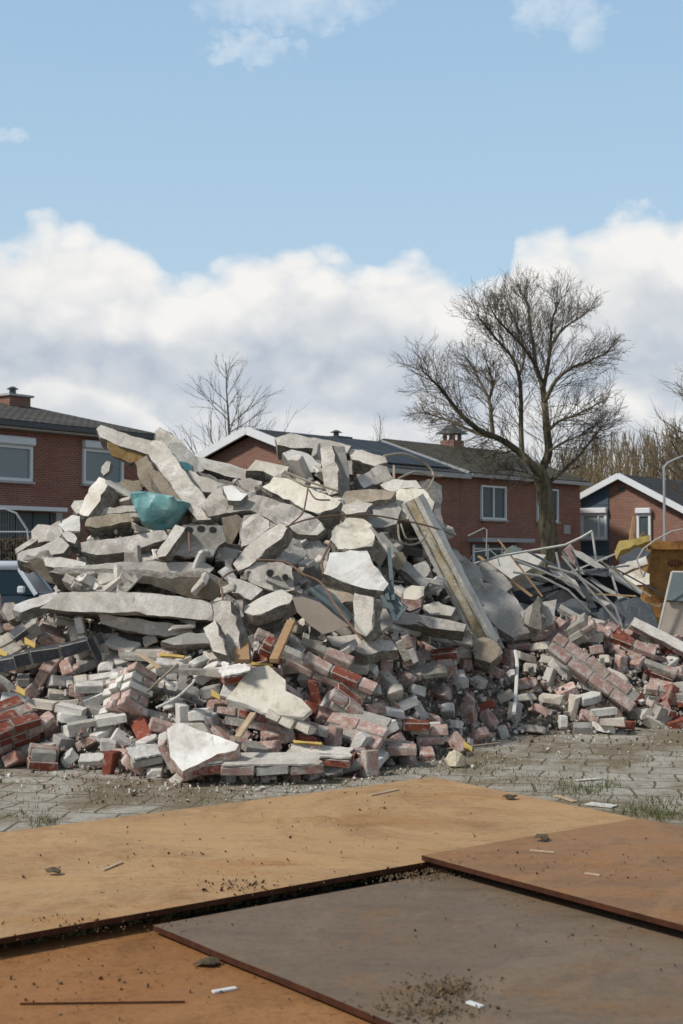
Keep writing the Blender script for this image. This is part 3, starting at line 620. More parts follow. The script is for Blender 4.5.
for k, (x, y, w, l) in enumerate([(172,655,26,'yellow plastic strap lying on the bricks below the lowest long slab'),(262,664,22,'flat yellow strip lying on the big plaster covered block'),(308,742,30,'yellow strip lying on the low row of bricks in front'),(216,694,10,'yellow foam blob beside the white bricks left of centre'),(21,690,9,'yellow foam blob left of the white bricks at far left'),(3,652,10,'yellow block at the left edge of the picture'),(30,642,12,'yellow crumpled plastic among the blocks at far left'),(468,746,10,'yellow strip at the foot of the bricks in the middle')]):
    h = 4 if w > 14 else 9
    piece(l, [(x-w/2,y-h*.6),(x-w*.1,y-h*.3),(x+w/2,y+h*.1),(x+w*.45,y+h*.7),(x,y+h*.4),(x-w*.45,y+h*.2)], 'T', .02, ('plastic_yellow', 'plastic_yellow'), -.28, 'plastic_scrap', 'plastic scrap', samp=.01)
piece('round yellow stone lying on the paving in front of the bricks', [(449,755),(455,751),(462,752),(466,758),(464,766),(456,769),(449,766),(446,760)], 'F', .10, ('foam', 'foam'), 0, 'round_stone', 'stone', Y=ground(456, 768).y, bulge=.03)

# ------------------------------------------------------------------ masonry fragments made of bricks
BL, BW, BH, J = .21, .10, .058, .011
def brick_bm(bm, c, s, rot, mi, chip=.006, rnd=R):
    r = bmesh.ops.create_cube(bm, size=1)['verts']
    for v in r: v.co = Vector((v.co.x*s[0], v.co.y*s[1], v.co.z*s[2])) + Vector((rnd.uniform(-1, 1), rnd.uniform(-1, 1), rnd.uniform(-1, 1)))*chip
    M = Matrix.Translation(c) @ rot.to_matrix().to_4x4()
    bmesh.ops.transform(bm, matrix=M, verts=r)
    fs = set(f for v in r for f in v.link_faces)
    for f in fs: f.material_index = mi
    es = list(set(e for v in r for e in v.link_edges))
    res = bmesh.ops.bevel(bm, geom=es, offset=.006, segments=1, affect='EDGES')
def cluster(label, px, py, dims, rot, scheme, o=-.15, plaster=None, ragged=.25, name='masonry_fragment', bond=True, Y=None, cat='masonry fragment'):
    nl, nw, nh = dims; bm = bmesh.new(); mats = ['mortar', 'brick_red', 'brick_dusty', 'brick_pink', 'brick_white', 'brick_blue', 'brick_grey', 'brick_cream']
    idx = {m_: i for i, m_ in enumerate(mats)}; Lx = nl*(BL+J); Ly = nw*(BW+J); Lz = nh*(BH+J)
    rr = random.Random(hash((int(px*7), int(py*3))) & 0xffff)
    for k in range(nh):
        for j in range(nw):
            off = (.5 if (k+j) % 2 and bond else 0)
            for i in range(-1, nl+1):
                x = (i+.5+off)*(BL+J)-Lx/2
                x0, x1 = max(x-BL/2, -Lx/2+rr.uniform(-.03, .03)), min(x+BL/2, Lx/2+rr.uniform(-.03, .03))
                if x1-x0 < .045: continue
                edge = (i <= 0 or i >= nl-1) and (k in (0, nh-1))
                if edge and rr.random() < ragged: continue
                c = Vector(((x0+x1)/2, (j+.5)*(BW+J)-Ly/2, (k+.5)*(BH+J)-Lz/2))
                mi = idx[rr.choice(scheme)]
                brick_bm(bm, c, (x1-x0, BW, BH), Euler([rr.gauss(0, .035) for _ in range(3)]), mi, .006, rr)
    box(bm, (0, 0, 0), (max(.04, Lx-.06), max(.04, Ly-J-.026), max(.03, Lz-J-.022)), None, 0)
    if plaster:
        pm, side = plaster
        mats = mats+[pm]; ix = len(mats)-1
        r = bmesh.ops.create_grid(bm, x_segments=10, y_segments=6, size=.5)['verts']
        for v in r:
            e = max(abs(v.co.x), abs(v.co.y)) > .49
            if e: v.co.x *= 1-.12*rr.random(); v.co.y *= 1-.12*rr.random()
            v.co = Vector((v.co.x*Lx*1.0, v.co.y*Ly*1.02, Lz/2-.001+.012+rr.uniform(-.002, .003)))
            if side == 'y': v.co = Vector((v.co.x, -(Ly/2+.006), v.co.y/Ly*Lz if Ly else 0))
        fs = list(set(f for v in r for f in v.link_faces))
        for f in fs: f.material_index = ix
        ex = bmesh.ops.extrude_face_region(bm, geom=fs)['geom']; dv = Vector((0, 0, -.012)) if side == 'z' else Vector((0, .012, 0))
        for g in ex:
            if isinstance(g, bmesh.types.BMFace): g.material_index = ix
            if isinstance(g, bmesh.types.BMVert): g.co += dv
    ob = from_bm(name, bm, mats); ob.location = at(px, py, (Y if Y else D(px, py))+o); ob.rotation_euler = Euler([rad(a) for a in rot])
    tag(ob, label, cat); return ob
PK = ['brick_pink', 'brick_pink', 'brick_dusty', 'brick_white']; RD = ['brick_red', 'brick_dusty', 'brick_pink']; RR_ = ['brick_red', 'brick_red', 'brick_dusty']; WH = ['brick_white', 'brick_white', 'brick_cream']; MX = ['brick_dusty', 'brick_white', 'brick_pink', 'brick_cream']; BLU = ['brick_blue']
cluster('bright red brick block with pale joints at the left edge of the picture', 2, 727, (2, 3, 3), (28, -14, 40), RR_, -.35, ragged=0)
cluster('long row of dark blue black bricks slanting up right at far left', 46, 654, (3, 1, 1), (-70, -13, 6), BLU, -.45, ragged=0)
cluster('continuing left end of the dark blue brick row at the picture edge', -14, 669, (2, 1, 1), (-70, -13, 6), BLU, -.42, ragged=0)
cluster('dark faced block leaning on the pink striped block at far left', 29, 632, (1, 1, 2), (20, -32, 20), ['brick_grey', 'brick_blue'], -.4)
cluster('pink striped block behind the dark brick row', 49, 640, (1, 2, 2), (35, 20, 30), PK, -.2, bond=False)
cluster('tall grey block standing on the dark blue brick row', 78, 635, (1, 2, 2), (10, 78, 15), ['brick_grey', 'brick_white'], -.45)
cluster('white topped block behind the dark blue brick row', 64, 617, (1, 2, 1), (25, 12, 30), ['brick_white', 'brick_dusty'], -.35, ('plaster_white', 'z'))
cluster('stub of blue black bricks at the right end of the dark row', 99, 646, (1, 1, 2), (0, 60, 10), BLU, -.25)
cluster('three white bricks side by side above the dark row at the left edge', 14, 650, (1, 3, 1), (30, -20, 60), WH, -.2, ragged=0, bond=False)
cluster('pale dusty wall piece under the standing shards', 148, 655, (2, 2, 1), (15, 3, -8), ['brick_pink', 'brick_cream'], -.15)
cluster('pink brick pillar with white brick top, left of centre', 128, 694, (1, 3, 5), (-18, 28, 38), ['brick_white', 'brick_pink', 'brick_white', 'brick_pink'], -.32, ragged=0)
cluster('white bricks laid in rows behind the pink brick pillar', 104, 682, (2, 2, 1), (20, -6, 12), WH, -.18, ragged=0)
cluster('upper of the two cream bricks stacked left of the pillar', 57, 707, (2, 1, 1), (5, 8, -12), ['brick_cream', 'brick_white'], -.2)
cluster('low pink white brick pair left of the white plastered block', 95, 722, (2, 1, 1), (10, -8, 14), ['brick_white', 'brick_pink'], -.3)
cluster('small red and white block at the front left foot of the heap', 43, 757, (1, 2, 2), (8, 5, 15), ['brick_dusty', 'brick_red', 'brick_white'], -.2, bond=False)
cluster('red block with a white plastered top at the front left foot', 145, 757, (1, 2, 1), (12, -6, 20), ['brick_red', 'brick_white'], -.2, ('plaster_white', 'z'), ragged=0, bond=False)
piece('wide white plastered wall slab lying at the front, brick edge showing', [(166,728),(176,722),(200,729),(239,744),(236,750),(212,757),(182,771),(170,757)], (-.1,-.62,.78), .11, ('plaster_white', 'brick_dusty'), -.35, 'wall_slab', 'wall slab', samp=.012)
cluster('red brick edge under the left end of the wide white wall slab', 174, 754, (1, 1, 2), (20, 60, 20), RR_, -.22, ragged=0)
cluster('small white block with a red brick foot before the wide wall slab', 206, 768, (1, 1, 1), (5, -5, 15), ['brick_red'], -.25, ('plaster_white', 'z'), ragged=0)
piece('big cream plaster sheet over bricks in the front centre', [(226,698),(240,680),(252,667),(268,665),(286,680),(286,691),(302,699),(312,710),(303,717),(280,715),(262,712),(250,706)], (-.05,-.62,.78), .035, ('plaster_cream', 'plaster_white'), -.48, 'plaster_sheet', 'plaster sheet', samp=.008)
cluster('brick mass under the big cream plaster sheet, red side showing', 256, 716, (2, 2, 3), (-8, 8, -12), ['brick_pink', 'brick_dusty', 'brick_red'], -.15)
cluster('three cream bricks on end under the big plaster sheet', 291, 722, (1, 3, 1), (20, 5, 78), ['brick_cream', 'brick_cream'], -.4, ragged=0, bond=False)
cluster('red brick with white top behind the left end of the plaster sheet', 235, 675, (1, 2, 1), (12, -10, 15), ['brick_dusty', 'brick_red'], -.3, ('plaster_white', 'z'), ragged=0)
cluster('red brick course end left of the plaster sheet', 205, 672, (2, 1, 1), (8, 2, 0), ['brick_red', 'brick_cream'], -.25)
cluster('long double row of red and pink bricks slanting down right in the centre', 316, 668, (4, 1, 2), (30, 23, -8), ['brick_dusty', 'brick_pink', 'brick_red'], -.38, ragged=.1)
cluster('short red brick row lying on the long slanting row', 325, 652, (2, 1, 1), (35, 24, -8), ['brick_dusty', 'brick_pink'], -.5)
cluster('dusty brick end piece at the left top of the long slanting row', 271, 645, (1, 1, 2), (20, 25, 10), ['brick_dusty'], -.35)
cluster('low long wall piece with dusty white top at the very front', 272, 765, (3, 2, 1), (12, 0, 6), ['brick_dusty', 'brick_pink', 'brick_white'], -.25, ('concrete_pale', 'z'))
cluster('second low wall piece with red ends at the front, behind the long one', 320, 757, (2, 2, 1), (10, 3, -8), ['brick_red', 'brick_dusty'], -.15, ('concrete_pale', 'z'), ragged=0)
cluster('upright pair of red bricks at the front right of the low wall pieces', 365, 765, (1, 1, 3), (85, 85, 25), ['brick_red', 'brick_dusty'], -.2, ragged=0)
cluster('red brick piece with white speckles in the front row left', 253, 747, (1, 2, 1), (10, 10, 25), ['brick_dusty'], -.2)
cluster('fan of pink bricks in the centre right of the plaster sheet', 358, 727, (2, 3, 1), (35, 12, -22), ['brick_pink'], -.2, bond=False)
cluster('crimson brick pile piece between the pink fan and the slanting row', 345, 700, (1, 3, 2), (25, 35, 10), ['brick_red', 'brick_dusty'], -.2)
cluster('flat pink wall piece resting right of the pink brick fan', 386, 746, (2, 2, 1), (10, 4, -4), ['brick_pink', 'brick_dusty'], -.15)
cluster('pale wall corner with a dark hole at the front middle', 430, 733, (1, 2, 2), (5, 0, -6), ['brick_cream', 'brick_pink', 'brick_white'], -.25, ragged=0)
cluster('red topped low brick course at the front middle', 402, 725, (2, 1, 1), (10, 0, 2), ['brick_red', 'brick_pink'], -.18)
cluster('bright red brick bar in the middle, under the rusty wire', 430, 655, (2, 1, 1), (15, -4, 4), ['brick_red', 'brick_dusty'], -.35, ragged=0)
cluster('pale pink upright wall piece left of the bright red brick bar', 405, 648, (1, 2, 2), (15, 65, 15), ['brick_pink', 'brick_white'], -.3)
cluster('pinkish wall piece under the bright red brick bar', 423, 671, (2, 2, 1), (25, -6, -8), MX, -.25)
cluster('arched brick wall piece with red rim on top of the right heap', 572, 634, (2, 2, 3), (25, -30, -25), ['brick_pink', 'brick_dusty', 'brick_cream'], -.15)
cluster('red brick rim running along the top of the right heap', 588, 624, (3, 1, 1), (30, 30, -10), ['brick_red', 'brick_red', 'brick_dusty'], -.15)
cluster('long heavy wall beam of pink bricks sliding down the right heap', 594, 673, (4, 2, 1), (50, 36, -18), ['brick_pink', 'brick_pink', 'brick_dusty'], -.35, ragged=.1)
cluster('row of red bricks right of the arched wall piece', 622, 640, (3, 1, 1), (40, 22, -12), ['brick_red', 'brick_pink'], -.2)
cluster('topmost red brick plank at the far right of the heap', 663, 640, (3, 1, 1), (45, 27, -16), ['brick_red', 'brick_pink'], -.3, ('concrete_pale', 'z'), ragged=0)
cluster('second brick plank lower at the far right of the heap', 652, 668, (2, 1, 2), (30, 20, -20), ['brick_dusty', 'brick_red'], -.1)
cluster('broken wall piece at the far right foot of the heap', 672, 694, (2, 2, 2), (20, 10, -15), ['brick_pink', 'brick_dusty', 'brick_grey'], -.1)
cluster('crumbled red wall corner right of the stacked cream bricks', 659, 712, (1, 2, 2), (15, 20, 30), ['brick_red', 'brick_dusty'], -.15)
cluster('pale split wall block on the slope left of the long wall beam', 583, 672, (1, 1, 2), (20, 40, 10), ['brick_pink'], -.25)
cluster('two bricks still mortared together at the foot of the right heap', 604, 712, (1, 1, 1), (4, -8, 8), ['brick_white'], -.35, ragged=0)
cluster('thick cream brick stub under the mortared pair on the right', 612, 722, (1, 1, 1), (2, 0, -12), ['brick_cream'], -.3, ragged=0)

# ------------------------------------------------------------------ loose bricks and chunks: individuals
def chip_mesh(name, s, seed, mat, rough_=.010, stone=False):
    rr = random.Random(seed); bm = bmesh.new(); bmesh.ops.create_cube(bm, size=1)
    bmesh.ops.subdivide_edges(bm, edges=bm.edges[:], cuts=3 if stone else 2, use_grid_fill=True)
    for v in bm.verts:
        c = v.co.copy()
        if stone:
            c = c.lerp(c.normalized()*.5, .35)
        v.co = Vector((c.x*s[0], c.y*s[1], c.z*s[2]))
    bmesh.ops.bevel(bm, geom=[e for e in bm.edges if len(e.link_faces) == 2 and e.calc_face_angle(0) > 1.2], offset=.006, segments=1, affect='EDGES')
    off = Vector((seed*5.1, seed, 0))
    # one or two broken corners: planes that cut
    for _ in range(rr.choice([1, 1, 2, 3]) if not stone else 4):
        n = Vector((rr.uniform(-1, 1), rr.uniform(-1, 1), rr.uniform(-1, 1))).normalized()
        ext = sum(abs(n[i])*s[i]/2 for i in range(3)); d = ext*rr.uniform(.66, .9)
        res = bmesh.ops.bisect_plane(bm, geom=bm.verts[:]+bm.edges[:]+bm.faces[:], plane_co=n*d, plane_no=n, clear_outer=True)
        es = [e for e in res['geom_cut'] if isinstance(e, bmesh.types.BMEdge)]
        if es: bmesh.ops.edgeloop_fill(bm, edges=es)
    bmesh.ops.triangulate(bm, faces=[f for f in bm.faces if len(f.verts) > 4])
    for v in bm.verts:
        v.co += noise.noise_vector(v.co*18+off)*rough_+noise.noise_vector(v.co*6+off)*rough_*.8
    me = bpy.data.meshes.new(name); bm.normal_update(); bm.to_mesh(me); bm.free(); me.materials.append(MATS[mat])
    me.polygons.foreach_set('use_smooth', [True]*len(me.polygons)); me.set_sharp_from_angle(angle=rad(28))
    return me
COLS = [('brick_white', 'white'), ('brick_cream', 'cream'), ('brick_pink', 'pink'), ('brick_dusty', 'dusty red'), ('brick_red', 'red'), ('brick_grey', 'grey')]
BM_ = {}
for mt, _ in COLS:
    BM_[mt] = [chip_mesh('brick', s, i*13+len(mt), mt, .005) for i, s in enumerate([(.21, .10, .075), (.205, .105, .07), (.15, .10, .075), (.12, .10, .07), (.21, .10, .06), (.17, .11, .08)])]
CH_ = [chip_mesh('chunk', s, 100+i, mt, .012, False) for i, (s, mt) in enumerate([((.34, .24, .08), 'concrete'), ((.40, .14, .10), 'concrete_pale'), ((.46, .26, .07), 'concrete_grey'), ((.20, .16, .10), 'concrete_tan'), ((.55, .12, .09), 'concrete'), ((.50, .20, .06), 'concrete_pale'), ((.26, .2, .05), 'plaster_cream'), ((.40, .26, .10), 'concrete_dark')])]
def poisson(n, sp, inside, x0, x1, y0, y1, rr, tries=60000):
    pts = []
    for _ in range(tries):
        x, y = rr.uniform(x0, x1), rr.uniform(y0, y1)
        if not inside(x, y): continue
        s = sp*(.8 if y < 670 else 1.05)
        if all((x-a)**2+((y-b)*1.45)**2 > s*s for a, b in pts):
            pts.append((x, y))
            if len(pts) >= n: break
    return pts
rb = random.Random(5)
pts = poisson(292, 17.3, lambda x, y: interp(x, TOPB)+6 < y < interp(x, BASE)-3, -12, 695, 600, 790, rb)
def pickc(x, y):
    u = noise.noise(Vector((x*.018, y*.03, 3)))
    if x < 215: w = [.50, .16, .14, .08, .02, .10]
    elif x < 400: w = [.27, .09, .30, .22, .07, .05]
    elif x < 500: w = [.32, .10, .28, .18, .06, .06]
    elif y > 665 and x < 600: w = [.34, .38, .14, .06, .01, .07]
    else: w = [.10, .13, .24, .31, .19, .03]
    w = list(w); w[0] *= 1+u; w[1] *= 1+u; w[3] *= 1-u; w[4] *= 1-u
    r_ = rb.random()*sum(w)
    for c, k in zip(COLS, w):
        r_ -= k
        if r_ <= 0: return c
    return COLS[0]
ZB = [(120, 'at the left end of the heap'), (220, 'between the pink brick pillar and the white wall slab'), (330, 'around the big plaster sheet'), (430, 'in the middle below the upright post'), (530, 'below the foot of the long cream beam'), (620, 'below the long wall beam on the right heap'), (900, 'at the far right end of the heap')]
for k, (x, y) in enumerate(pts):
    mt, cn = pickc(x, y); me = rb.choice(BM_[mt]); o = bpy.data.objects.new('loose_brick', me); COL.objects.link(o)
    big = rb.uniform(.88, 1.12); o.scale = (big, big, big)
    o.location = at(x, y, D(x, y)-rb.uniform(.0, .14))
    if o.location.z < .04: o.location.z = .04
    t_ = rb.random(); s_ = .22 if t_ < .45 else .6
    o.rotation_euler = (rb.gauss(.12, s_), rb.gauss(0, s_), rb.gauss(0, .9))
    if rb.random() < .15: o.rotation_euler[1] += math.pi/2
    z = [q for q in ZB if x < q[0]][0][1]
    tag(o, f'loose {cn} brick {z}', 'brick', f'loose {cn} bricks {z}')
rc = random.Random(8)
cp = poisson(250, 10.5, lambda x, y: interp(x, SIL)-4 < y < interp(x, TOPB)+4, 20, 500, 440, 655, rc)
ZC = [(110, 'on the left shoulder of the concrete heap'), (210, 'between the long level slabs on the left'), (300, 'in the middle of the concrete heap'), (390, 'around the pale trapezoid slab'), (700, 'beside the long cream beam')]
for x, y in cp:
    i = rc.randrange(len(CH_)); o = bpy.data.objects.new('concrete_lump', CH_[i]); COL.objects.link(o)
    s = rc.choice([rc.uniform(.3, .6), rc.uniform(.5, 1.05)]); o.scale = (s, s, s); o.location = at(x, y, D(x, y)+rc.uniform(-.06, .2))
    o.rotation_euler = (rc.gauss(.45, .5), rc.gauss(0, .55), rc.gauss(0, .8))
    z = [q for q in ZC if x < q[0]][0][1]
    tg = ['beige', 'pale', 'grey', 'tan', 'beige', 'pale', 'cream', 'dark'][i]
    tag(o, f'broken {tg} lump of concrete {z}', 'concrete lump', f'{tg} lumps of concrete {z}')
# small lumps resting between the long level slabs
for k in range(11):
    x = 70+k*6.2+rc.uniform(-2, 2); y = 587-rc.uniform(0, 6); o = bpy.data.objects.new('concrete_lump', CH_[rc.choice([0, 1, 4])]); COL.objects.link(o)
    s = rc.uniform(.45, .7); o.scale = (s, s, s); o.location = at(x, y, D(x, 605)-.45); o.rotation_euler = (rc.gauss(0, .5), rc.gauss(0, .5), rc.gauss(0, 1))
    tag(o, 'rounded lump in the row lying on top of the lowest long slab', 'concrete lump', 'rounded lumps in a row on the lowest long slab')

SH_ = [chip_mesh('shard', sz, 300+i, mt, .010, False) for i, (sz, mt) in enumerate([((.22, .10, .03), 'concrete_pale'), ((.14, .12, .04), 'concrete'), ((.30, .06, .04), 'concrete'), ((.12, .08, .06), 'broken_core'), ((.18, .12, .03), 'plaster_white')])]
lp = poisson(90, 9, lambda x, y: interp(x, SIL)-2 < y < interp(x, TOPB)+8, 40, 480, 450, 655, rc)
for x, y in lp:
    o = bpy.data.objects.new('concrete_shard', rc.choice(SH_)); COL.objects.link(o); s_ = rc.uniform(.7, 1.3); o.scale = (s_, s_, s_)
    o.location = at(x, y, D(x, y)-rc.uniform(.15, .45)*(1 if y > 520 else .4)); o.rotation_euler = (rc.gauss(.5, .5), rc.gauss(0, .6), rc.gauss(0, .9))
    z = [q for q in ZC if x < q[0]][0][1]; tag(o, f'thin small concrete shard {z}', 'concrete shard', f'thin small shards {z}')
def crumbs(name, label, spots, mats, smin, smax, cat, seed):
    rr = random.Random(seed); vs, fs, mi = [], [], []
    for P in spots:
        s = rr.uniform(smin, smax)*(1 if rr.random() < .85 else 1.7); e = Euler((rr.uniform(0, 6), rr.uniform(0, 6), rr.uniform(0, 6))).to_matrix()
        b = len(vs); sx, sy, sz = s*rr.uniform(.5, 1.5), s*rr.uniform(.5, 1), s*rr.uniform(.3, .8)
        for x in (-1, 1):
            for y in (-1, 1):
                for z in (-1, 1):
                    vs.append(P+e @ Vector((x*sx*rr.uniform(.6, 1), y*sy*rr.uniform(.6, 1), z*sz*rr.uniform(.6, 1)))*.5)
        k = rr.randrange(len(mats))
        for f in ((0, 1, 3, 2), (4, 6, 7, 5), (0, 4, 5, 1), (2, 3, 7, 6), (0, 2, 6, 4), (1, 5, 7, 3)): fs.append(tuple(b+i for i in f)); mi.append(k)
    me = bpy.data.meshes.new(name); me.from_pydata(vs, [], fs); me.polygons.foreach_set('material_index', mi)
    o = link(name, me, mats); tag(o, label, cat, kind='stuff'); return o
rs = random.Random(3); sp = []
for _ in range(5200):
    x = rs.uniform(-20, 700); B = interp(x, BASE); T = interp(x, TOPB); y = rs.uniform(T, B)
    sp.append(at(x, y, D(x, y)+rs.uniform(-.10, .08)))
crumbs('brick_crumbs', 'small crumbs of brick and mortar scattered through the brick rubble', sp, ['brick_white', 'brick_pink', 'brick_dusty', 'mortar', 'brick_grey', 'debris'], .008, .045, 'brick crumbs', 1)
sp = []
for _ in range(2400):
    x = rs.uniform(20, 500); S_ = interp(x, SIL); T = interp(x, TOPB); y = rs.uniform(S_, T)
    sp.append(at(x, y, D(x, y)+rs.uniform(-.05, .3)))
crumbs('concrete_crumbs', 'small crumbs of concrete lying in the gaps of the slab heap', sp, ['concrete', 'concrete_pale', 'concrete_dark'], .02, .07, 'concrete crumbs', 2)
sp = []
for _ in range(950):
    x = rs.uniform(-40, 720); y = interp(x, BASE)+abs(rs.gauss(0, 9))-3+ (rs.random()**3)*22*(1 if x > 470 or x < 200 else .35)
    g = ground(x, y, .012); sp.append(g)
crumbs('grit', 'fine grit and splinters strewn on the paving along the foot of the heap', sp, ['brick_white', 'brick_pink', 'mortar', 'soil', 'concrete_pale', 'soil'], .005, .018, 'grit', 4)

# ------------------------------------------------------------------ scrap heap on the right
YS = 14.6
def sp_(label, pts, n, th, mats, o, name, cat, **kw): return piece(label, pts, n, th, mats, 0, name, cat, Y=YS+o, **kw)
WS = ('white_metal', 'foam'); BK = ('roof_panel_black', 'roof_panel_black'); BT = ('bitumen', 'dark_metal')
sp_('white insulated panel lying on top of the scrap, left side', [(470,564),(500,556),(523,551),(546,555),(538,566),(512,578),(502,574)], 'U', .06, WS, 0, 'insulated_panel', 'panel', samp=.006)
sp_('second pale panel under the white insulated panel', [(508,581),(535,573),(560,575),(540,588),(520,590)], 'U', .05, ('concrete_pale', 'foam'), .1, 'insulated_panel', 'panel', samp=.006)
sp_('black roofing sheet sagging under the pale panels', [(512,592),(545,583),(580,580),(606,590),(610,618),(575,622),(540,606),(518,602)], 'V', .02, BK, -.35, 'roofing_sheet', 'roofing sheet', samp=.02)  # brought forward so its black also stands in for the shade of voids
sp_('torn black roofing sheet higher behind the bent steel channel', [(555,562),(585,560),(615,575),(612,598),(580,592),(560,578)], 'V', .02, BK, .0, 'roofing_sheet', 'roofing sheet', samp=.02)
sp_('blue grey corrugated sheet at the foot of the scrap, beside the bricks', [(590,615),(606,606),(618,600),(640,598),(652,608),(660,630),(645,633),(615,627)], 'T', .03, BT, -.9, 'corrugated_sheet', 'corrugated sheet', rib=(Vector((1, 0, .4)), .09, .02))
sp_('grey sheet lying between the angular plate and the blue grey corrugated sheet', [(554,604),(575,598),(596,606),(600,618),(575,620),(556,614)], 'T', .03, BT, -.6, 'roofing_sheet', 'roofing sheet', samp=.015)
sp_('pinkish stone caught between pipes on top of the scrap', [(564,550),(570,545),(579,552),(586,566),(580,571),(570,562)], 'F', .12, ('brick_pink', 'mortar'), -.15, 'stone', 'stone')
sp_('long white steel channel sloping down right across the scrap', [(572,549),(582,552),(612,571),(643,591),(641,595),(610,577),(576,556)], (.3,-.8,.5), .03, ('white_metal', 'dark_metal'), -.3, 'steel_channel', 'steel channel', samp=.004, amp=.002)
sp_('thin pale board behind the steel channel, near the rusty skip', [(604,571),(628,561),(646,556),(648,563),(626,572),(612,577)], 'U', .04, ('concrete_pale', 'wood'), .5, 'board', 'board', samp=.005)
sp_('cream board leaning against the rusty skip', [(612,580),(640,568),(650,574),(650,584),(628,586)], 'T', .04, ('plaster_cream', 'wood'), .2, 'board', 'board', samp=.005)
sp_('grey roll of felt behind the scrap, under the yellow board', [(620,556),(640,546),(650,552),(644,562),(624,566)], 'T', .1, ('bitumen', 'bitumen'), .9, 'roofing_felt', 'roofing felt', samp=.01)
sp_('bluish broken pane lying behind the white insulated panel', [(505,551),(512,545),(523,549),(519,556),(508,558)], 'T', .02, ('zinc', 'zinc'), .5, 'metal_sheet', 'metal sheet')
def sbar(label, polys, r, mat, cat='metal rod', name='metal_rod', flat=None, o=0):
    bm = bmesh.new(); c = None
    for pl in polys:
        P = [at(q[0], q[1], YS+o+(q[2] if len(q) > 2 else 0)) for q in pl]
        if c is None: c = P[0].copy()
        P = [p-c for p in P]
        if flat:
            for a, b in zip(P, P[1:]): box(bm, (a+b)/2, ((b-a).length+.01, flat[0], flat[1]), (b-a).to_track_quat('X', 'Z'))
        else: tube(bm, P, r, n=6)
    ob = from_bm(name, bm, [mat], None, None if flat else 40, c); tag(ob, label, cat)
sbar('long white rod over the top of the scrap, bent up at its right end', [[(470,566),(500,556),(535,550),(565,545),(582,537),(592,531)]], .013, 'white_metal', o=-.5)
sbar('bent thin wire standing up in front of the blue cladding', [[(592,531),(594,545),(596,560)]], .012, 'white_metal', o=-.4)
sbar('pair of bent white pipes falling from the stone to the corrugated sheet', [[(548,566),(575,574),(598,590),(615,607),(622,626)],[(562,556),(590,590),(624,630)]], .012, 'aluminium', o=-1.0)
sbar('tangle of thin grey wires left of the bent pipes', [[(513,572),(540,576),(568,590),(590,612)],[(556,552),(560,570),(585,598)],[(515,560),(540,570),(575,585)]], .012, 'aluminium', o=-.8)
sbar('dark rectangular tubes crossing behind the bent pipes', [[(515,560),(548,571),(590,578)],[(520,596),(552,588),(600,570)]], .02, 'lead', flat=(.05, .04), o=-.3)
rq = random.Random(77)
for k in range(17):
    x, y = rq.uniform(505, 655), rq.uniform(560, 618); L_ = rq.uniform(22, 75); a_ = rad(rq.choice([rq.gauss(35, 10), rq.gauss(-20, 12), rq.gauss(60, 12)])); dx, dy = math.cos(a_)*L_/2, math.sin(a_)*L_/2
    if y+dy > 628: y -= 20
    mt, nm = rq.choice([('white_metal', 'pale'), ('aluminium', 'grey'), ('lead', 'dark'), ('lead', 'dark'), ('wood', 'brown'), ('dark_metal', 'black')])
    y0_, y1_ = (x-505)*0, 0
    sbar(f'narrow {nm} strip among the thin strips jumbled in the scrap heap', [[(x-dx, y-dy, rq.uniform(-.3, .2)), (x+dx, y+dy, rq.uniform(-.6, 0))]], .01, mt, cat='scrap strip', name='scrap_strip', flat=(rq.choice([.02, .03, .05]), .015), o=-.35)
    bpy.context.scene.collection.objects[-1]['group'] = f'narrow {nm} strips jumbled in the scrap heap'
for k, (x, y, w_, h_) in enumerate([(530, 608, 34, 12), (575, 588, 40, 16), (612, 600, 30, 10), (545, 578, 30, 9), (596, 572, 26, 9), (634, 610, 20, 9)]):
    sp_(['blackish torn felt sheet lowest at the left of the scrap', 'large blackish felt sheet at the centre of the scrap', 'blackish felt sheet just above the blue grey corrugated sheet', 'small dark felt sheet under the second pale panel', 'dark felt sheet tucked below the pinkish stone', 'dark felt scrap between corrugated sheet and cabinet'][k], [(x-w_/2, y), (x-w_*.1, y-h_*.5), (x+w_*.5, y-h_*.3), (x+w_*.42, y+h_*.5), (x-w_*.2, y+h_*.4)], 'T', .015, BK if k % 2 else BT, -.15-.05*k, 'felt_sheet', 'roofing felt', samp=.02)
sp_('black strip for the shaded groove of the steel channel, just below its white flange', [(576,557),(610,578),(641,596),(638,603),(604,586),(576,564)], (.2,-.9,.3), .02, BK, -.25, 'channel_groove_shade', 'steel channel', samp=.004)  # shade in the channel's groove put in as a black strip
sp_('lower white edge strip parallel to the steel channel', [(577,565),(604,586),(638,603),(636,606),(602,590),(576,569)], (.2,-.9,.4), .02, ('white_metal', 'dark_metal'), -.32, 'steel_strip', 'steel strip', samp=.003)
sp_('white flat cladding strip crossing over the black sheets', [(548,570),(562,572),(600,596),(622,612),(618,616),(596,602),(560,580)], (.1,-.8,.6), .02, ('white_metal', 'dark_metal'), -.5, 'steel_strip', 'steel strip', samp=.004)
sbar('brown timber lath under the white steel channel', [[(586,574),(612,590),(636,608)],[(600,568),(618,582),(630,598)]], .02, 'wood', cat='timber lath', name='timber_lath', flat=(.04, .03), o=-.1)
sbar('pale laths lying below the steel channel near the corrugated sheet', [[(600,560),(626,580),(650,596)],[(622,590),(648,604),(660,606)],[(620,605),(650,606)]], .02, 'wood_pale', cat='timber lath', name='timber_lath', flat=(.03, .02), o=.05)
sbar('curved white tube edge before the rusty skip', [[(642,575),(637,560),(643,549),(655,540),(672,531),(683,529)]], .008, 'aluminium', o=.2)
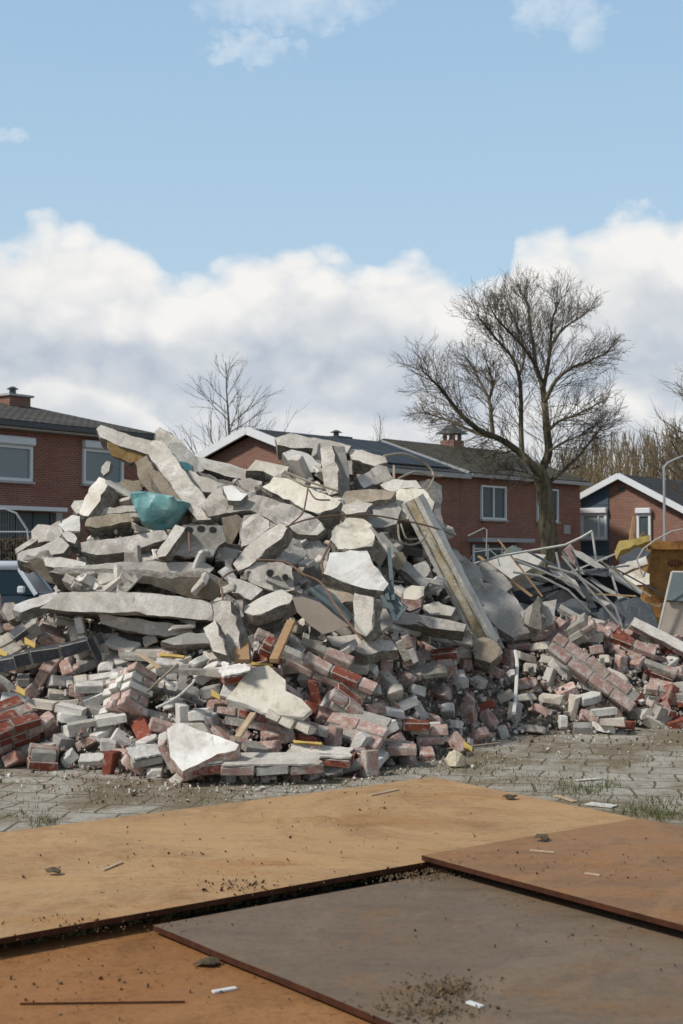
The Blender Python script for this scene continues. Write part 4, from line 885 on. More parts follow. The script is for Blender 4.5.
sbar('bent grey wires over the rubble left of the scrap, below the door canopy', [[(470,560),(474,552),(490,550),(497,556),(500,566)],[(486,556),(487,530),(484,528),(468,536)]], .006, 'lamp_steel', o=-1.2)
sbar('slim upright wooden plank in front of the white garden door', [[(634,517),(630,542)]], .02, 'wood', cat='wooden plank', name='plank', flat=(.05, .03), o=2.2)
sbar('short leaning wooden plank left of the slim upright plank', [[(644,533),(636,545)],[(629,530),(634,542)]], .02, 'wood', cat='wooden plank', name='plank', flat=(.05, .03), o=2.3)
piece('long yellow insulation board resting on the edge of the rusty skip', [(619,541),(632,539),(650,535),(650,541),(634,547),(620,551)], 'V', .3, ('insulation', 'insulation'), 0, 'insulation_board', 'insulation board', Y=16.6, samp=.006)
# rusty skip
def skip():
    Y0 = 16.9; root = empty('rusty_skip', at(668, 600, Y0)); root.location.z = 0; c = root.location
    bm = bmesh.new()
    # open topped container: tapered shell with thickness, long side towards the camera
    x0, x1, zt = at(652, 541, Y0).x-c.x, 3.2, at(652, 541, Y0).z
    W = 1.7
    def ring(z, ins, sh): return [Vector((x0+ins+sh, 0+ins*.4, z)), Vector((x1-ins, ins*.4, z)), Vector((x1-ins, W-ins*.4, z)), Vector((x0+ins+sh, W-ins*.4, z))]
    R0 = [bm.verts.new(p) for p in ring(.12, .55, -.0)]; R1 = [bm.verts.new(p) for p in ring(.75, 0, -.12)]; R2 = [bm.verts.new(p) for p in ring(zt, 0, .02)]
    I2 = [bm.verts.new(p) for p in ring(zt, .07, .02)]; I0 = [bm.verts.new(p) for p in ring(.18, .6, 0)]
    for A, B in ((R0, R1), (R1, R2), (R2, I2), (I2, I0)):
        for k in range(4): bm.faces.new((A[k], A[(k+1) % 4], B[(k+1) % 4], B[k]))
    bm.faces.new(R0[::-1]); bm.faces.new(I0); bmesh.ops.recalc_face_normals(bm, faces=bm.faces)
    from_bm('shell', bm, ['rust_skip'], root)
    bm = bmesh.new(); box(bm, ((x0+x1)/2, -.035, zt-.05), (x1-x0+.1, .08, .10)); from_bm('top_rail', bm, ['rust_skip'], root)
    for i in range(5):
        bm = bmesh.new(); box(bm, (x0+.5+i*.8, -.03, zt*.55), (.09, .07, zt*.7)); from_bm('rib', bm, ['rust_skip'], root)
    bm = bmesh.new()
    for i in range(4): tube(bm, [Vector((x0+.22+i*.035, -.01, zt-.22)), Vector((x0+.22+i*.035, -.02, zt-.30))], .012, n=6)
    box(bm, (x0+.28, -.012, zt-.26), (.20, .02, .035)); from_bm('lifting_lug', bm, ['rust_edge_shade'], root)
    tag(root, 'rusty yellow brown steel skip standing behind the scrap at the right edge', 'skip')
skip()
def metal_box():
    root = empty('metal_cabinet', (0, 0, 0)); Y = 13.4
    P = [at(657, 636, Y), at(672, 574, Y), at(672, 574, Y+.0)]
    piece_ = []
    def pr(name, pts, n, th, mats, o=0):
        nv = Vector(n).normalized(); P0 = at(sum(p[0] for p in pts)/len(pts), sum(p[1] for p in pts)/len(pts), Y+o)
        a = sum(x0*y1-x1*y0 for (x0, y0), (x1, y1) in zip(pts, pts[1:]+pts[:1])); pp = pts[::-1] if a > 0 else pts
        ob = solid([hit(x, y, P0, nv) for x, y in pp], nv, th, list(mats), name, samp=.003, amp=.002, seed=90+len(piece_)); piece_.append(ob); return ob
    a = pr('front_board', [(659,636),(665,602),(745,608),(745,640)], (0, -1, .1), .05, ('board_face', 'board_face'))
    b = pr('back_sheet', [(667,600),(673,571),(745,575),(745,606)], (0, -.8, .6), .03, ('zinc', 'zinc'), .05)
    bm = bmesh.new(); A, B = at(657, 637, Y-.08), at(672, 572, Y-.08); c = A.copy(); tube(bm, [Vector(), (B-A)*.5, B-A], .012, n=6)
    B2 = at(745, 574, Y-.08); tube(bm, [B-A, B2-A], .012, n=6); e = from_bm('white_edge', bm, ['white_metal'], None, None, c)
    root.location = a.location; root.location.z = 0
    for ob in piece_+[e]: ob.location -= root.location; ob.parent = root
    tag(root, 'tipped cabinet with teal grey top and brown front at the right edge of the scrap', 'cabinet')
metal_box()

# ------------------------------------------------------------------ houses
class House:
    def __init__(s, name, label, P0, P1):
        s.d = (P1-P0); s.d.z = 0; s.L = s.d.length; s.d.normalize(); s.n = Vector((-s.d.y, s.d.x, 0))
        s.P0 = Vector((P0.x, P0.y, 0)); s.root = empty(name, s.P0, math.atan2(s.d.y, s.d.x)); tag(s.root, label, 'house')
    def loc(s, px, py, y=0.0):
        w = hit(px, py, s.P0+s.n*y, s.n)-s.P0; return w.dot(s.d), w.z
    def box(s, name, x0, x1, y0, y1, z0, z1, mat, parent=None, bev=0):
        bm = bmesh.new(); box(bm, ((x0+x1)/2, (y0+y1)/2, (z0+z1)/2), (x1-x0, y1-y0, z1-z0), None, 0, bev); return from_bm(name, bm, [mat], parent or s.root)
    def wall(s, prof, y0, y1, mat, holes=()):
        """solid body: the profile (x,z) extruded y0..y1 in front with real window openings cut as cells"""
        pass
    def window(s, px0, py0, px1, py1, shutter=True, split=None, glass='window_glass', fw=.09):
        x0, z1 = s.loc(px0, py0); x1, z0 = s.loc(px1, py1); xm, _ = s.loc((px0+px1)/2, py0)
        bm = bmesh.new()
        for (a, b, c, d) in ((x0, x1, z0, z0+fw), (x0, x1, z1-fw, z1), (x0, x0+fw, z0+fw, z1-fw), (x1-fw, x1, z0+fw, z1-fw)): box(bm, ((a+b)/2, -.03, (c+d)/2), (b-a, .10, d-c))
        if split:
            xs = x0+(x1-x0)*split; box(bm, (xs, -.025, (z0+z1)/2), (.07, .08, z1-z0-2*fw))
        w = from_bm('window', bm, ['frame_white'], s.root)
        s.box('pane', x0+fw, x1-fw, -.012, .01, z0+fw, z1-fw, glass, w)
        s.box('sill', x0-.05, x1+.05, -.14, .0, z0-.07, z0-.003, 'gutter', w)
        if shutter: s.box('shutter_box', x0-.03, x1+.03, -.2, -.002, z1+.003, z1+.24, 'frame_white', w, .03)
        return w
def gable_body(s, prof, depth, mat, y0=0.0, name='wall'):
    bm = bmesh.new(); A = [bm.verts.new((x, y0, z)) for x, z in prof]; B = [bm.verts.new((x, y0+depth, z)) for x, z in prof]
    bm.faces.new(A); bm.faces.new(B[::-1])
    for i in range(len(prof)): bm.faces.new((A[i], B[i], B[(i+1) % len(prof)], A[(i+1) % len(prof)]))
    bmesh.ops.recalc_face_normals(bm, faces=bm.faces); return from_bm(name, bm, [mat], s.root)
def roof_plane(s, P, th, mat, name='roof', parent=None):
    """a slab whose own axes follow the slope, so the tile rows do too; P = 4 local corners: eave0, eave1, ridge1, ridge0"""
    P = [Vector(p) for p in P]; x = (P[1]-P[0]).normalized(); n = x.cross(P[3]-P[0]).normalized(); y = n.cross(x)
    M = Matrix((x, y, n)).transposed(); bm = bmesh.new(); A = []; B = []
    for p in P:
        q = M.transposed() @ (p-P[0]); A.append(bm.verts.new(q)); B.append(bm.verts.new(q+Vector((0, 0, th))))
    bm.faces.new(A[::-1]); bm.faces.new(B)
    for i in range(4): bm.faces.new((A[i], A[(i+1) % 4], B[(i+1) % 4], B[i]))
    o = from_bm(name, bm, [mat], parent or s.root); o.location = P[0]; o.rotation_euler = M.to_euler(); return o
# left house
h = House('brick_house', 'red brick house at left with white roller shutter boxes and grey tiled hipped roof', at(0, 560, 40), at(100, 560, 43.2))
ze = h.loc(0, 424)[1]; L0 = h.loc(-140, 500)[0]; L1 = h.loc(150, 500)[0]; hw = 3.2; zr = 6.15
gable_body(h, [(L0, 0), (L1, 0), (L1, ze), (L0, ze)], 2*hw, 'wall_brick')
xr = L1-2.2
roof_plane(h, [(L0-.3, -.35, ze), (L1+.35, -.35, ze), (xr, hw, zr), (L0-.3, hw, zr)], .12, 'roof_tiles')
roof_plane(h, [(L1+.35, 2*hw+.35, ze), (L0-.3, 2*hw+.35, ze), (L0-.3, hw, zr), (xr, hw, zr)], .12, 'roof_tiles')
bm = bmesh.new(); vv = [bm.verts.new(q) for q in ((L1+.35, -.35, ze+.1), (L1+.35, 2*hw+.35, ze+.1), (xr, hw, zr+.1))]; bm.faces.new(vv); r = bmesh.ops.extrude_face_region(bm, geom=bm.faces[:])
for g in r['geom']:
    if isinstance(g, bmesh.types.BMVert): g.co.z -= .12
from_bm('roof_hip', bm, ['roof_tiles'], h.root)
h.box('gutter', L0-.3, L1+.35, -.48, -.32, ze-.06, ze+.08, 'dark_metal'); h.box('eaves_board', L0-.3, L1+.3, -.36, -.004, ze-.13, ze-.07, 'gutter')
xc0, xc1 = h.loc(2, 400, hw)[0], h.loc(23, 400, hw)[0]; zt_ = h.loc(12, 393.5, hw-.35)[1]; zr0 = zr; zr = zt_-.45
ck = h.box('chimney', xc0, xc1, hw-.35, hw+.35, zr0-.3, zt_-.07, 'wall_brick_brown')
h.box('chimney_cap', xc0-.08, xc1+.08, hw-.43, hw+.43, zr+.383, zr+.45, 'gutter', ck); bm = bmesh.new(); tube(bm, [Vector(((xc0+xc1)/2, hw, zr+.45)), Vector(((xc0+xc1)/2, hw, zr+.62))], .12, .1, 8); tube(bm, [Vector(((xc0+xc1)/2, hw, zr+.64)), Vector(((xc0+xc1)/2, hw, zr+.72))], .2, .06, 8); from_bm('chimney_pot', bm, ['dark_metal'], ck)
h.window(-22, 442, 31, 482, glass='blind_glass'); h.window(82, 448, 122, 486, glass='blind_glass')
x0, z1 = h.loc(-40, 509); x1, z0 = h.loc(53, 560)
cn = h.box('porch_canopy', x0, x1, -.6, -.003, h.loc(50, 512)[1], h.loc(50, 508)[1], 'frame_white')
w = h.box('front_window', h.loc(-20, 515)[0], h.loc(50, 515)[0], -.03, .05, .2, h.loc(50, 513)[1]-.02, 'window_glass')
for k in range(5):
    xx = h.loc(-20, 515)[0]+(h.loc(50, 515)[0]-h.loc(-20, 515)[0])*k/4; h.box('mullion', xx-.04, xx+.04, -.06, -.031, .2, h.loc(50, 513)[1]-.02, 'blue_cladding', w)
h.box('meter_box', h.loc(54, 515)[0], h.loc(60, 515)[0], -.1, -.003, h.loc(54, 522)[1], h.loc(54, 513)[1], 'skin_plaque')
# middle house with gable + solar roof
P335 = at(335, 560, 45.6); P580 = at(580, 560, 57.5)
m_ = House('brick_house', 'low brick house in the middle with a white edged gable and dark solar panels', P335, P580)
ze = 4.38; Lm = m_.loc(460, 500)[0]; hw = 3.6; zr = 5.62
gable_body(m_, [(0, 0), (Lm, 0), (Lm, ze), (0, ze)], 2*hw, 'wall_brick')
bm = bmesh.new(); T = [(0, ze), (2*hw, ze), (hw, zr)]
for xx in (0.0, Lm-.15):
    A = [bm.verts.new((xx, y, z)) for y, z in T]; B = [bm.verts.new((xx+.15, y, z)) for y, z in T]; bm.faces.new(A); bm.faces.new(B[::-1])
    for i in range(3): bm.faces.new((A[i], B[i], B[(i+1) % 3], A[(i+1) % 3]))
bmesh.ops.recalc_face_normals(bm, faces=bm.faces); from_bm('gable_wall', bm, ['wall_brick_brown'], m_.root)
rf = roof_plane(m_, [(-.3, -.3, ze-.0), (Lm+.0, -.3, ze-.0), (Lm+.0, hw, zr+.1), (-.3, hw, zr+.1)], .1, 'roof_tiles_dark')
roof_plane(m_, [(Lm, 2*hw+.3, ze), (-.3, 2*hw+.3, ze), (-.3, hw, zr+.1), (Lm, hw, zr+.1)], .1, 'roof_tiles_dark')
sl = (zr+.1-ze)/(hw+.3)
def mz(y): return ze+(y+.3)*sl
roof_plane(m_, [(1.4, .1, mz(.1)+.14), (Lm-.4, .1, mz(.1)+.14), (Lm-.4, hw-.5, mz(hw-.5)+.14), (1.4, hw-.5, mz(hw-.5)+.14)], .04, 'solar', 'solar_panels')
def edge(h_, a, b, w, mat, name):
    a, b = Vector(a), Vector(b); bm = bmesh.new(); box(bm, (a+b)/2, ((b-a).length, .10, w), (b-a).to_track_quat('X', 'Z')); return from_bm(name, bm, [mat], h_.root)
edge(m_, (-.34, -.35, ze-.03), (-.34, hw, zr+.12), .26, 'frame_white', 'verge_board'); edge(m_, (-.34, 2*hw+.35, ze-.03), (-.34, hw, zr+.12), .26, 'frame_white', 'verge_board')
edge(m_, (Lm+.06, -.35, ze+.1), (Lm+.06, hw, zr+.2), .14, 'lamp_steel', 'verge_board'); m_.box('gutter', -.3, Lm+.1, -.44, -.31, ze-.10, ze+.06, 'gutter')
ck = m_.box('chimney', 4.5, 5.1, hw+.1, hw+.6, zr-.1, zr+.18, 'wall_brick'); m_.box('chimney_cap', 4.35, 5.25, hw-.05, hw+.75, zr+.183, zr+.25, 'dark_metal', ck)
bm = bmesh.new(); tube(bm, [Vector((4.8, hw+.35, zr+.25)), Vector((4.8, hw+.35, zr+.4))], .1, n=8); tube(bm, [Vector((4.8, hw+.35, zr+.41)), Vector((4.8, hw+.35, zr+.5))], .24, .05, 8); from_bm('chimney_pot', bm, ['dark_metal'], ck)
# centre house
P460 = at(460.6, 560, m_.loc(460.6, 500)[0]*0+(m_.P0+m_.d*m_.loc(460.6, 500)[0]).y)
q = House('brick_house', 'dark red brick house behind the big bare tree, with mossy tiled roof', m_.P0+m_.d*(Lm+.02), P580)
Lq = q.loc(580, 500)[0]; ze = 4.42; zr = 5.75
gable_body(q, [(0, 0), (Lq, 0), (Lq, ze), (0, ze)], 2*hw, 'wall_brick')
bm = bmesh.new(); T = [(0, ze), (2*hw, ze), (hw, zr)]
for xx in (0.0, Lq-.15):
    A = [bm.verts.new((xx, y, z)) for y, z in T]; B = [bm.verts.new((xx+.15, y, z)) for y, z in T]; bm.faces.new(A); bm.faces.new(B[::-1])
    for i in range(3): bm.faces.new((A[i], B[i], B[(i+1) % 3], A[(i+1) % 3]))
bmesh.ops.recalc_face_normals(bm, faces=bm.faces); from_bm('gable_wall', bm, ['wall_brick'], q.root)
roof_plane(q, [(.15, -.3, ze+.02), (Lq+.25, -.3, ze+.02), (Lq+.25, hw, zr+.1), (.15, hw, zr+.1)], .1, 'roof_tiles_brown')
roof_plane(q, [(Lq+.25, 2*hw+.3, ze+.02), (.15, 2*hw+.3, ze+.02), (.15, hw, zr+.1), (Lq+.25, hw, zr+.1)], .1, 'roof_tiles_brown')
q.box('gutter', .15, Lq+.25, -.44, -.31, ze-.06, ze+.07, 'gutter')
def bigchim():
    xa, _ = q.loc(447, 450, hw); xb, _ = q.loc(466, 450, hw); 
    c = q.box('chimney', xa, xa+.72, hw-.32, hw+.32, zr-.3, zr+.40, 'wall_brick_brown'); cx = xa+.36
    for dx in (-.22, .22):
        for dy in (-.2, .2): q.box('cowl_post', cx+dx-.06, cx+dx+.06, hw+dy-.06, hw+dy+.06, zr+.403, zr+.66, 'wall_brick_brown', c)
    bm = bmesh.new(); b4 = [bm.verts.new((cx+a*.52, hw+b*.46, zr+.663)) for a, b in ((-1, -1), (1, -1), (1, 1), (-1, 1))]; t4 = bm.verts.new((cx, hw, zr+1.08))
    bm.faces.new(b4[::-1])
    for i in range(4): bm.faces.new((b4[i], b4[(i+1) % 4], t4))
    from_bm('cowl_roof', bm, ['lead'], c)
bigchim()
q.window(480, 485, 505, 520, False, .5, fw=.07); q.window(536, 488, 557, 522, False, .5, fw=.07)
x0, z1 = q.loc(467, 538); x1, z0 = q.loc(519, 544)
q.box('door_canopy', x0, x1, -.7, -.003, z0+.05, z1, 'lamp_steel'); w = q.box('front_door', q.loc(471, 550)[0], q.loc(517, 550)[0], -.05, .02, .1, z0-.05, 'window_glass')
for k in range(4): xx = q.loc(472+k*14, 550)[0]; q.box('mullion', xx-.05, xx+.05, -.09, -.051, .1, z0-.05, 'frame_white', w)
q.box('mid_rail', q.loc(471, 550)[0], q.loc(517, 550)[0], -.093, -.055, 1.75, 1.82, 'frame_white', w)
a, b = q.loc(563, 525); c, d_ = q.loc(569, 534); q.box('wall_plaque', a, c, -.06, -.003, d_, b, 'skin_plaque')
# right house
r_ = House('brick_house', 'brick house at right with white edged gable, blue cladding and white garden door', at(581, 560, 60), at(760, 560, 55.5))
xa, za = r_.loc(622, 477); x0, z0 = r_.loc(581, 499); x1, z1 = r_.loc(683, 509); sl = (za-z1)/(x1-xa); Lr = x1+2.6; zR = z1-sl*2.6
gable_body(r_, [(0, 0), (Lr, 0), (Lr, zR), (xa, za), (0, z0)], 9, 'wall_brick_brown')
roof_plane(r_, [(Lr+.2, -.35, zR-.1), (Lr+.2, 9.4, zR-.1), (xa, 9.4, za+.02), (xa, -.35, za+.02)], .1, 'roof_tiles_dark')
roof_plane(r_, [(-.3, 9.4, z0-.1), (-.3, -.35, z0-.1), (xa, -.35, za+.02), (xa, 9.4, za+.02)], .1, 'roof_tiles_dark')
edge(r_, (-.35, -.38, z0-.14), (xa+.02, -.38, za+.04), .24, 'frame_white', 'verge_board'); edge(r_, (xa, -.39, za+.04), (Lr+.2, -.39, zR-.08), .24, 'frame_white', 'verge_board')
xb = r_.loc(609, 520)[0]; zb = z0+(za-z0)*xb/xa
bm = bmesh.new(); A = [bm.verts.new(p) for p in ((.02, -.06, .1), (xb, -.06, .1), (xb, -.06, zb-.05), (.02, -.06, z0-.05))]; B = [bm.verts.new((v.co.x, -.003, v.co.z)) for v in A]; bm.faces.new(A); bm.faces.new(B[::-1])
for i in range(4): bm.faces.new((A[i], B[i], B[(i+1) % 4], A[(i+1) % 4]))
bmesh.ops.recalc_face_normals(bm, faces=bm.faces); cl = from_bm('cladding', bm, ['blue_cladding'], r_.root)
for k in range(16): z = .3+k*.24; (z < zb-.1) and r_.box('batten', .03, xb-.01, -.075, -.062, z, z+.02, 'dark_metal', cl) if z < z0-.1 else None
def win2(px0, py0, px1, py1, split):
    w = r_.window(px0, py0, px1, py1, True, split, 'curtain' if split else 'window_glass', .10); w.location.y -= .07
win2(582, 514, 608, 539, .68); win2(638, 514, 652, 541, None)
x0, z1 = r_.loc(583, 548)[0], 0; r_.box('lower_sill', .05, xb-.05, -.2, -.08, r_.loc(583, 560)[1], r_.loc(583, 556)[1], 'frame_white')
a, b = r_.loc(622, 489); r_.box('wall_vent', a-.12, a+.12, -.03, -.003, b-.1, b+.1, 'dark_metal')
roofv, zz = r_.loc(676, 495, 3); bm = bmesh.new(); zc = za-sl*(roofv-xa); tube(bm, [Vector((roofv, 3, zc-.1)), Vector((roofv, 3, zc+.45))], .09, n=8); from_bm('vent_pipe', bm, ['dark_metal'], r_.root)

# ------------------------------------------------------------------ street lamp, fence, cars
def lamp():
    Y = 40; b = at(664.5, 540, Y); root = empty('street_lamp', (b.x, b.y, 0)); zt = at(664.5, 468, Y).z
    bm = bmesh.new(); tube(bm, [Vector((0, 0, 0)), Vector((0, 0, 1.0))], .07, n=8); tube(bm, [Vector((0, 0, 1.0)), Vector((0, 0, zt))], .045, .035, n=8); from_bm('pole', bm, ['lamp_steel'], root, 40)
    bm = bmesh.new(); tube(bm, curve_pts([Vector((0, 0, zt)), Vector((.12, 0, zt+.15)), Vector((.5, 0, zt+.32)), Vector((.9, 0, zt+.4))]), .03, n=6); from_bm('arm', bm, ['lamp_steel'], root, 40)
    bm = bmesh.new(); box(bm, (1.15, 0, zt+.42), (.55, .18, .10), None, 0, .03); from_bm('lamp_head', bm, ['lamp_steel'], root)
    tag(root, 'slim grey street lamp in front of the right house', 'street lamp')
lamp()
def fence():
    Y = 26; c = at(-60, 560, Y); c.z = 0; root = empty('site_fence', c); x1 = at(30, 540, Y).x-c.x; zt = at(0, 509, Y).z; 
    bm = bmesh.new(); tube(bm, [Vector((-1, 0, .1)), Vector((-1, 0, zt)), Vector((x1-.45, 0, zt)), Vector((x1-.25, 0, zt-.08)), Vector((x1-.05, 0, zt-.38)), Vector((x1, 0, zt-.8)), Vector((x1, 0, .1))], .022, n=6)
    tube(bm, [Vector((-1, 0, at(0, 532, Y).z)), Vector((x1, 0, at(0, 532, Y).z))], .018, n=6); from_bm('frame', bm, ['lamp_steel'], root)
    bm = bmesh.new(); x = -1
    while x < x1-.05: box(bm, (x, 0, .1+(zt-.1)/2), (.005, .005, zt-.12-(max(0, x-(x1-.45))*1.2))); x += .05
    z = .3
    while z < zt: box(bm, ((x1-1)/2-.2*(z > zt-.3), 0, z), (x1+1-.4*(z > zt-.4), .005, .005)); z += .25
    from_bm('wire_mesh', bm, ['lead'], root)
    bm = bmesh.new(); box(bm, (x1, 0, .06), (.22, .6, .12), None, 0, .02); from_bm('foot_block', bm, ['concrete'], root)
    tag(root, 'wire mesh site fence panel with a rounded top corner before the left house', 'fence')
fence()
def fence2():
    pts = [(63, 500), (60, 520), (52, 536)]
def hedge():
    pass
def car(name, label, loc, rz, mat, L=3.9, H=1.38):
    root = empty(name, loc, rz); W = 1.66; bm = bmesh.new(); prof = [(-L/2, .45), (-L/2+.03, .75), (-L/2+.12, .92), (.62, .95), (L/2-.35, .86), (L/2-.04, .66), (L/2, .40), (L/2-.1, .24), (-L/2+.1, .24)]
    def loft(prof, W0, W1, zsplit):
        rings = []
        for y, k in ((-W0/2, 0), (-W1/2, 1), (W1/2, 1), (W0/2, 0)):
            pass
    A = [bm.verts.new((x, -W/2+.04, z)) for x, z in prof]; B = [bm.verts.new((x, W/2-.04, z)) for x, z in prof]
    bm.faces.new(A); bm.faces.new(B[::-1])
    for i in range(len(prof)): bm.faces.new((A[i], B[i], B[(i+1) % len(prof)], A[(i+1) % len(prof)]))
    bmesh.ops.recalc_face_normals(bm, faces=bm.faces)
    bmesh.ops.bevel(bm, geom=bm.edges[:], offset=.06, segments=3, affect='EDGES'); body = from_bm('body', bm, ['car_blue' if mat == 'car_white' else mat], root, 40)
    # greenhouse: frustum of glass with roof and pillars
    b0, b1, t0, t1 = -L/2+.15, .86, -L/2+.35, .55; z0, z1 = .90, H; wb, wt = W/2-.06, W/2-.18
    bm = bmesh.new(); q = [(b0, -wb, z0), (b1, -wb, z0), (b1, wb, z0), (b0, wb, z0), (t0, -wt, z1-.05), (t1, -wt, z1-.05), (t1, wt, z1-.05), (t0, wt, z1-.05)]; v = [bm.verts.new(p) for p in q]
    for f in ((0, 1, 5, 4), (1, 2, 6, 5), (2, 3, 7, 6), (3, 0, 4, 7), (4, 5, 6, 7)): bm.faces.new([v[i] for i in f])
    from_bm('windows', bm, ['car_glass'], root)
    bm = bmesh.new(); box(bm, ((t0+t1)/2, 0, z1-.05), (t1-t0+.22, 2*wt+.10, .15), None, 0, .05); from_bm('roof', bm, ['car_white' if mat == 'car_white' else mat], root, 50)
    bm = bmesh.new()
    for s in (-1, 1):
        for (a, b) in (((b0, s*wb, z0), (t0, s*wt, z1-.04)), ((b1, s*wb, z0), (t1, s*wt, z1-.04)), ((-.65, s*(wb+.005), z0), (-.62, s*(wt+.005), z1-.04))): bm = bmesh.new(); tube(bm, [Vector(a), Vector(b)], .035, n=5); from_bm('pillar', bm, [mat], root)
    
    for x in (-L/2+.72, L/2-.72):
        for s in (-1, 1):
            bm = bmesh.new(); tube(bm, [Vector((x, s*(W/2-.16), .31)), Vector((x, s*(W/2+.01), .31))], .31, n=20); wh = from_bm('wheel', bm, ['rubber'], root)
            bm = bmesh.new(); tube(bm, [Vector((x, s*(W/2-.1), .31)), Vector((x, s*(W/2+.018), .31))], .19, n=14); from_bm('rim', bm, ['aluminium'], wh)
    for s in (-1, 1):
        bm = bmesh.new(); box(bm, (L/2-.12, s*.58, .68), (.2, .28, .12), None, 0, .02); from_bm('headlight', bm, ['plastic_white'], root)
        bm = bmesh.new(); box(bm, (.66, s*(W/2+.06), .98), (.10, .14, .11), None, 0, .02); from_bm('mirror', bm, [mat], root)
    tag(root, label, 'car')
p = at(-12, 600, 22); car('parked_car', 'dark blue hatchback with a white roof parked behind the rubble at the left edge', (p.x, p.y, 0), rad(3), 'car_white')
p = at(62, 600, 31); car('parked_car', 'dark car seen in the gap under the leftmost slab', (p.x, p.y, 0), rad(8), 'car_dark')

# ------------------------------------------------------------------ trees
class Tree:
    def __init__(s, seed): s.r = random.Random(seed); s.tr = []; s.tw = []
    def poly(s, P, r0, r1, lst=None): (s.tr if lst is None else lst).append((P, r0, r1))
    def build(s, name, root, segs, mat, thin=5):
        vs, fs = [], []
        for P, r0, r1 in segs:
            n = 9 if r0 > .12 else (5 if r0 > .03 else 3); prev = None; a = None
            for i, p in enumerate(P):
                d = (P[min(i+1, len(P)-1)]-P[max(i-1, 0)]).normalized(); a = d.orthogonal().normalized() if a is None else (a-d*a.dot(d)).normalized(); b = d.cross(a)
                r = r0+(r1-r0)*(i/max(1, len(P)-1)); base = len(vs)
                for k in range(n):
                    w = 2*math.pi*k/n; rr = r*(1+(.20*math.sin(k*2.3+i*.35)+.08*math.sin(i*1.3+k) if n == 9 else 0)); vs.append(p+(a*math.cos(w)+b*math.sin(w))*rr-root.location)
                if prev is not None:
                    for k in range(n): fs.append((prev+k, prev+(k+1) % n, base+(k+1) % n, base+k))
                prev = base
        me = bpy.data.meshes.new(name); me.from_pydata(vs, [], fs); return link(name, me, [mat], root, 60)
def grow(T, p, d, L, r, level, maxl, rr, up=.12, spread=.6, lim=None):
    k = 5; P = [p.copy()]; q = p.copy(); dd = d.normalized()
    for i in range(k):
        dd = (dd+Vector((rr.gauss(0, .10), rr.gauss(0, .10), rr.gauss(0, .10)+up*.35))).normalized(); q = q+dd*L/k; P.append(q.copy())
    T.append((P, r, r*.45))
    if level >= maxl: return
    nb = rr.choice([4, 5]) if level < maxl-1 else rr.choice([3, 4])
    for j in range(nb):
        t_ = .25+.75*(j+rr.random()*.6)/nb; i = min(k-1, int(t_*k)); b = P[i].lerp(P[i+1], min(1, t_*k-i)); base = (P[min(i+1, k)]-P[i]).normalized()
        ax = base.orthogonal().normalized(); ax.rotate(Matrix.Rotation(rr.uniform(0, 6.28), 3, base)); nd = (base+ax*rr.uniform(.6, 1.2)*spread+Vector((0, 0, up))).normalized()
        grow(T, b, nd, L*rr.uniform(.45, .7)*(1.1-.35*t_), max(.0042, r*.55*(1-.3*t_)), level+1, maxl, rr, up, spread)
